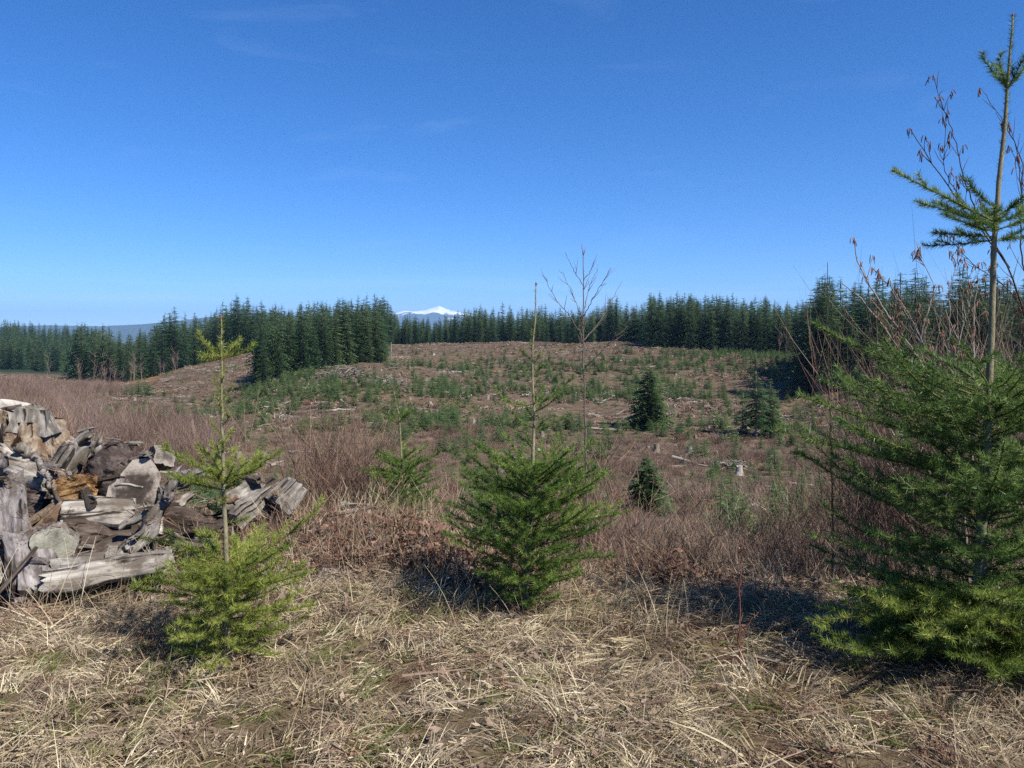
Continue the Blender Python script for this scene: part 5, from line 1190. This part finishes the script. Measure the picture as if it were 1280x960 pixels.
# ================================================================ dry grass of the foreground
def combed(nt, nb, hmin, hmax, lean, mats, wd=.0042, half=.34):
    """a patch of matted grass: tufts combed over in drifts"""
    mb = MB(); k = 4
    for t in range(nt):
        n = int(nb * rng.uniform(.6, 1.4)); m_ = int(rng.choice(len(mats), p=[q for _, q in mats])); az = rng.random() * 6.28 + rng.normal(0, .55, n)
        h = rng.uniform(hmin, hmax, n) * rng.uniform(.7, 1.3); ln_ = np.clip(rng.normal(lean, .3) + rng.normal(0, .28, n), .1, 1.6)
        c = rng.uniform(-half, half, 2); b_ = np.stack([c[0] + rng.normal(0, .035, n), c[1] + rng.normal(0, .035, n), rng.uniform(-.03, .03, n)], 1)
        s_ = np.linspace(0, 1, k)[None]; ang = np.minimum(ln_[:, None] + s_ * rng.uniform(.1, 1.1, (n, 1)), 1.72); st = h[:, None] / (k - 1)
        hx = np.cumsum(np.sin(ang) * st, 1); hz = np.cumsum(np.cos(ang) * st, 1); hx -= hx[:, :1]; hz -= hz[:, :1]
        P = b_[:, None] + np.stack([hx * np.sin(az)[:, None], hx * np.cos(az)[:, None], np.maximum(hz, -.02)], -1)
        mb.ribbons(P, rng.uniform(.6, 1.4, n) * wd, m_)
    n = 70; p = np.stack([rng.uniform(-half, half, n), rng.uniform(-half, half, n), rng.uniform(.0, .05, n)], 1); u_ = nrm(rng.normal(size=(n, 3)) * [1, 1, .3]); v_ = nrm(np.cross(u_, rng.normal(size=(n, 3)) * [.4, .4, 1])); sz = rng.uniform(.008, .03, (n, 1))
    mb.add(np.stack([p - u_ * sz, p + v_ * sz * .4, p + u_ * sz, p - v_ * sz * .4], 1).reshape(-1, 3), None, np.arange(n * 4).reshape(-1, 4), len(mats) - 1)
    n = 14; p = np.stack([rng.uniform(-half, half, n), rng.uniform(-half, half, n), rng.uniform(.02, .07, n)], 1); dr = nrm(rng.normal(size=(n, 3)) * [1, 1, .12]); P = p[:, None] + dr[:, None] * rng.uniform(.05, .3, (n, 1, 1)) * np.linspace(-.5, .5, 3)[None, :, None]
    mb.ribbons(P, rng.uniform(.004, .010, n), len(mats) - 1)
    return mb.build('grass_patch', [q for q, _ in mats], mesh_only=True)
md = M['dead_grass']
ms, mg, mk, mbk = M['straw'], M['grass'], M['bracken'], M['brush_brown']
GS = [combed(44, 38, .05, .17, 1.38, [(ms, .50), (md, .34), (mg, .03), (mk, .08), (mbk, .05)], .0036) for _ in range(4)]
GS += [combed(42, 36, .06, .22, 1.15, [(ms, .52), (md, .36), (mg, .03), (mk, .04), (mbk, .05)], .0036) for _ in range(2)]
GS += [combed(42, 34, .04, .13, 1.0, [(ms, .35), (md, .35), (mg, .20), (mk, .04), (mbk, .06)]) for _ in range(3)]
GS += [combed(32, 26, .08, .24, 1.25, [(ms, .30), (mk, .45), (mbk, .25)], .006) for _ in range(3)]
gx, gy, gi = [], [], []
yy = 1.9
while yy < 7.3:
    w = .95 * yy + .6
    for xx in np.arange(-w, w, .42):
        gx.append(xx + rng.normal(0, .09)); gy.append(yy + rng.normal(0, .09))
    yy += .40
gx, gy = np.array(gx), np.array(gy); gn = fbm(gx * .8, gy * .8, 3, 31); u = rng.random(len(gx))
gi = np.where(u < .72, rng.integers(0, 4, len(gx)), rng.integers(4, 6, len(gx))); gi = np.where(gn + .35 * (u - .5) > .5, rng.integers(6, 9, len(gx)), gi)
gi = np.where((gy > 5.55 + .5 * gn) & (u < .85) | (gn < -.75), rng.integers(9, 12, len(gx)), gi)
gz = ground(gx, gy)
instancer('dry_grass', np.stack([gx, gy, gz], 1), rng.uniform(.85, 1.2, len(gx)), rng.random(len(gx)) * 6.28, gi, protos('grass_proto', GS), 'matted straw-coloured dry grass along the roadside', 'grass', .04)
# litter of twigs and bark about the log pile and hump
LT = []
for k in range(3):
    mb = MB(); nn = 40; P0 = np.stack([rng.normal(0, .12, nn), rng.normal(0, .12, nn), rng.uniform(0, .06, nn)], 1); dr = nrm(rng.normal(size=(nn, 3)) * [1, 1, .35]); l_ = rng.uniform(.04, .22, nn)
    P = P0[:, None] + dr[:, None] * l_[:, None, None] * np.linspace(-.5, .5, 3)[None, :, None]; mb.ribbons(P, rng.uniform(.004, .016, nn)); LT.append(mb.build('litter', [M['bracken'], M['slash'], M['brush_brown']][k], mesh_only=True))
n1_, n2_ = 1300, 520; x = np.concatenate([rng.normal(-3.6, 1.3, n1_), rng.normal(-1.4, .9, n2_)]); y = np.concatenate([rng.normal(7.0, .9, n1_), rng.normal(6.4, .6, n2_)])
ok = y > 5.4; x, y = x[ok], y[ok]
LP = np.vstack([np.stack([x, y, ground(x, y)], 1), np.array(PILE)]); x = LP[:, 0]
instancer('wood_litter', LP, rng.uniform(.6, 1.3, len(x)) * np.r_[np.ones(len(x) - len(PILE)), np.full(len(PILE), .5)], rng.random(len(x)) * 6.28, rng.integers(0, 3, len(x)), protos('litter_proto', LT), 'brown bark and twig litter around the log pile', 'litter', .25)
BC = [clump(120, .26, .2, .022, M['bracken'], .8), clump(110, .28, .16, .024, M['brush_red'], .8), twig_shrub(16, .34, .0055, .1, M['brush_red'], 5, .8, 1.4, 5), twig_shrub(14, .38, .005, .1, M['straw'], 3, .8, 1.2, 5)]
n = 620; x = np.concatenate([rng.normal(-1.35, .75, n // 2), rng.uniform(-2.6, 3.2, n // 2)]); y = np.concatenate([rng.normal(6.4, .5, n // 2), rng.uniform(5.5, 7.2, n // 2)]); ok = y > 5.35; x, y = x[ok], y[ok]
instancer('bracken_litter', np.stack([x, y, ground(x, y)], 1), rng.uniform(.6, 1.4, len(x)), rng.random(len(x)) * 6.28, rng.integers(0, 4, len(x)), protos('bracken_proto', BC), 'red-brown dead bracken and bramble carpeting the bank edge', 'bracken', .15)
# tall dead stalks
ST = [blades(5, .25, .6, .0045, .2, .06, M['straw'], .35, 5) for _ in range(3)]
n = 150; dd = rng.uniform(4.4, 6.6, n); px = rng.uniform(-60, 1340, n); x = (px - 640) / F * dd
instancer('dead_stalks', np.stack([x, dd, ground(x, dd)], 1), rng.uniform(.5, 1.1, n), rng.random(n) * 6.28, rng.integers(0, 3, n), protos('stalk_proto', ST), 'dead pale weed stalks standing along the bank edge', 'stalks', .1)

# ================================================================ haze
hz = MB(); X0, X1, Y0, Y1, Z0, Z1 = -28000, 28000, -28000, 28000, -206, 1040
hz.add([[X0, Y0, Z0], [X1, Y0, Z0], [X1, Y1, Z0], [X0, Y1, Z0], [X0, Y0, Z1], [X1, Y0, Z1], [X1, Y1, Z1], [X0, Y1, Z1]], None, [[0, 3, 2, 1], [4, 5, 6, 7], [0, 1, 5, 4], [1, 2, 6, 5], [2, 3, 7, 6], [3, 0, 4, 7]])
hm = bpy.data.materials.new('haze'); hm.use_nodes = True; hn = hm.node_tree.nodes; hn.remove(hn['Principled BSDF'])
pv = hn.new('ShaderNodeVolumePrincipled'); pv.inputs['Color'].default_value = (0.34, 0.61, 1.0, 1); pv.inputs['Density'].default_value = 5.4e-5; pv.inputs['Anisotropy'].default_value = 0.0
hm.node_tree.links.new(pv.outputs[0], hn['Material Output'].inputs['Volume'])
try: hm.volume_sampling = 'DISTANCE'
except Exception: pass
tag(hz.build('haze', hm), 'thin blue haze over the far hills', None, None, 'stuff')
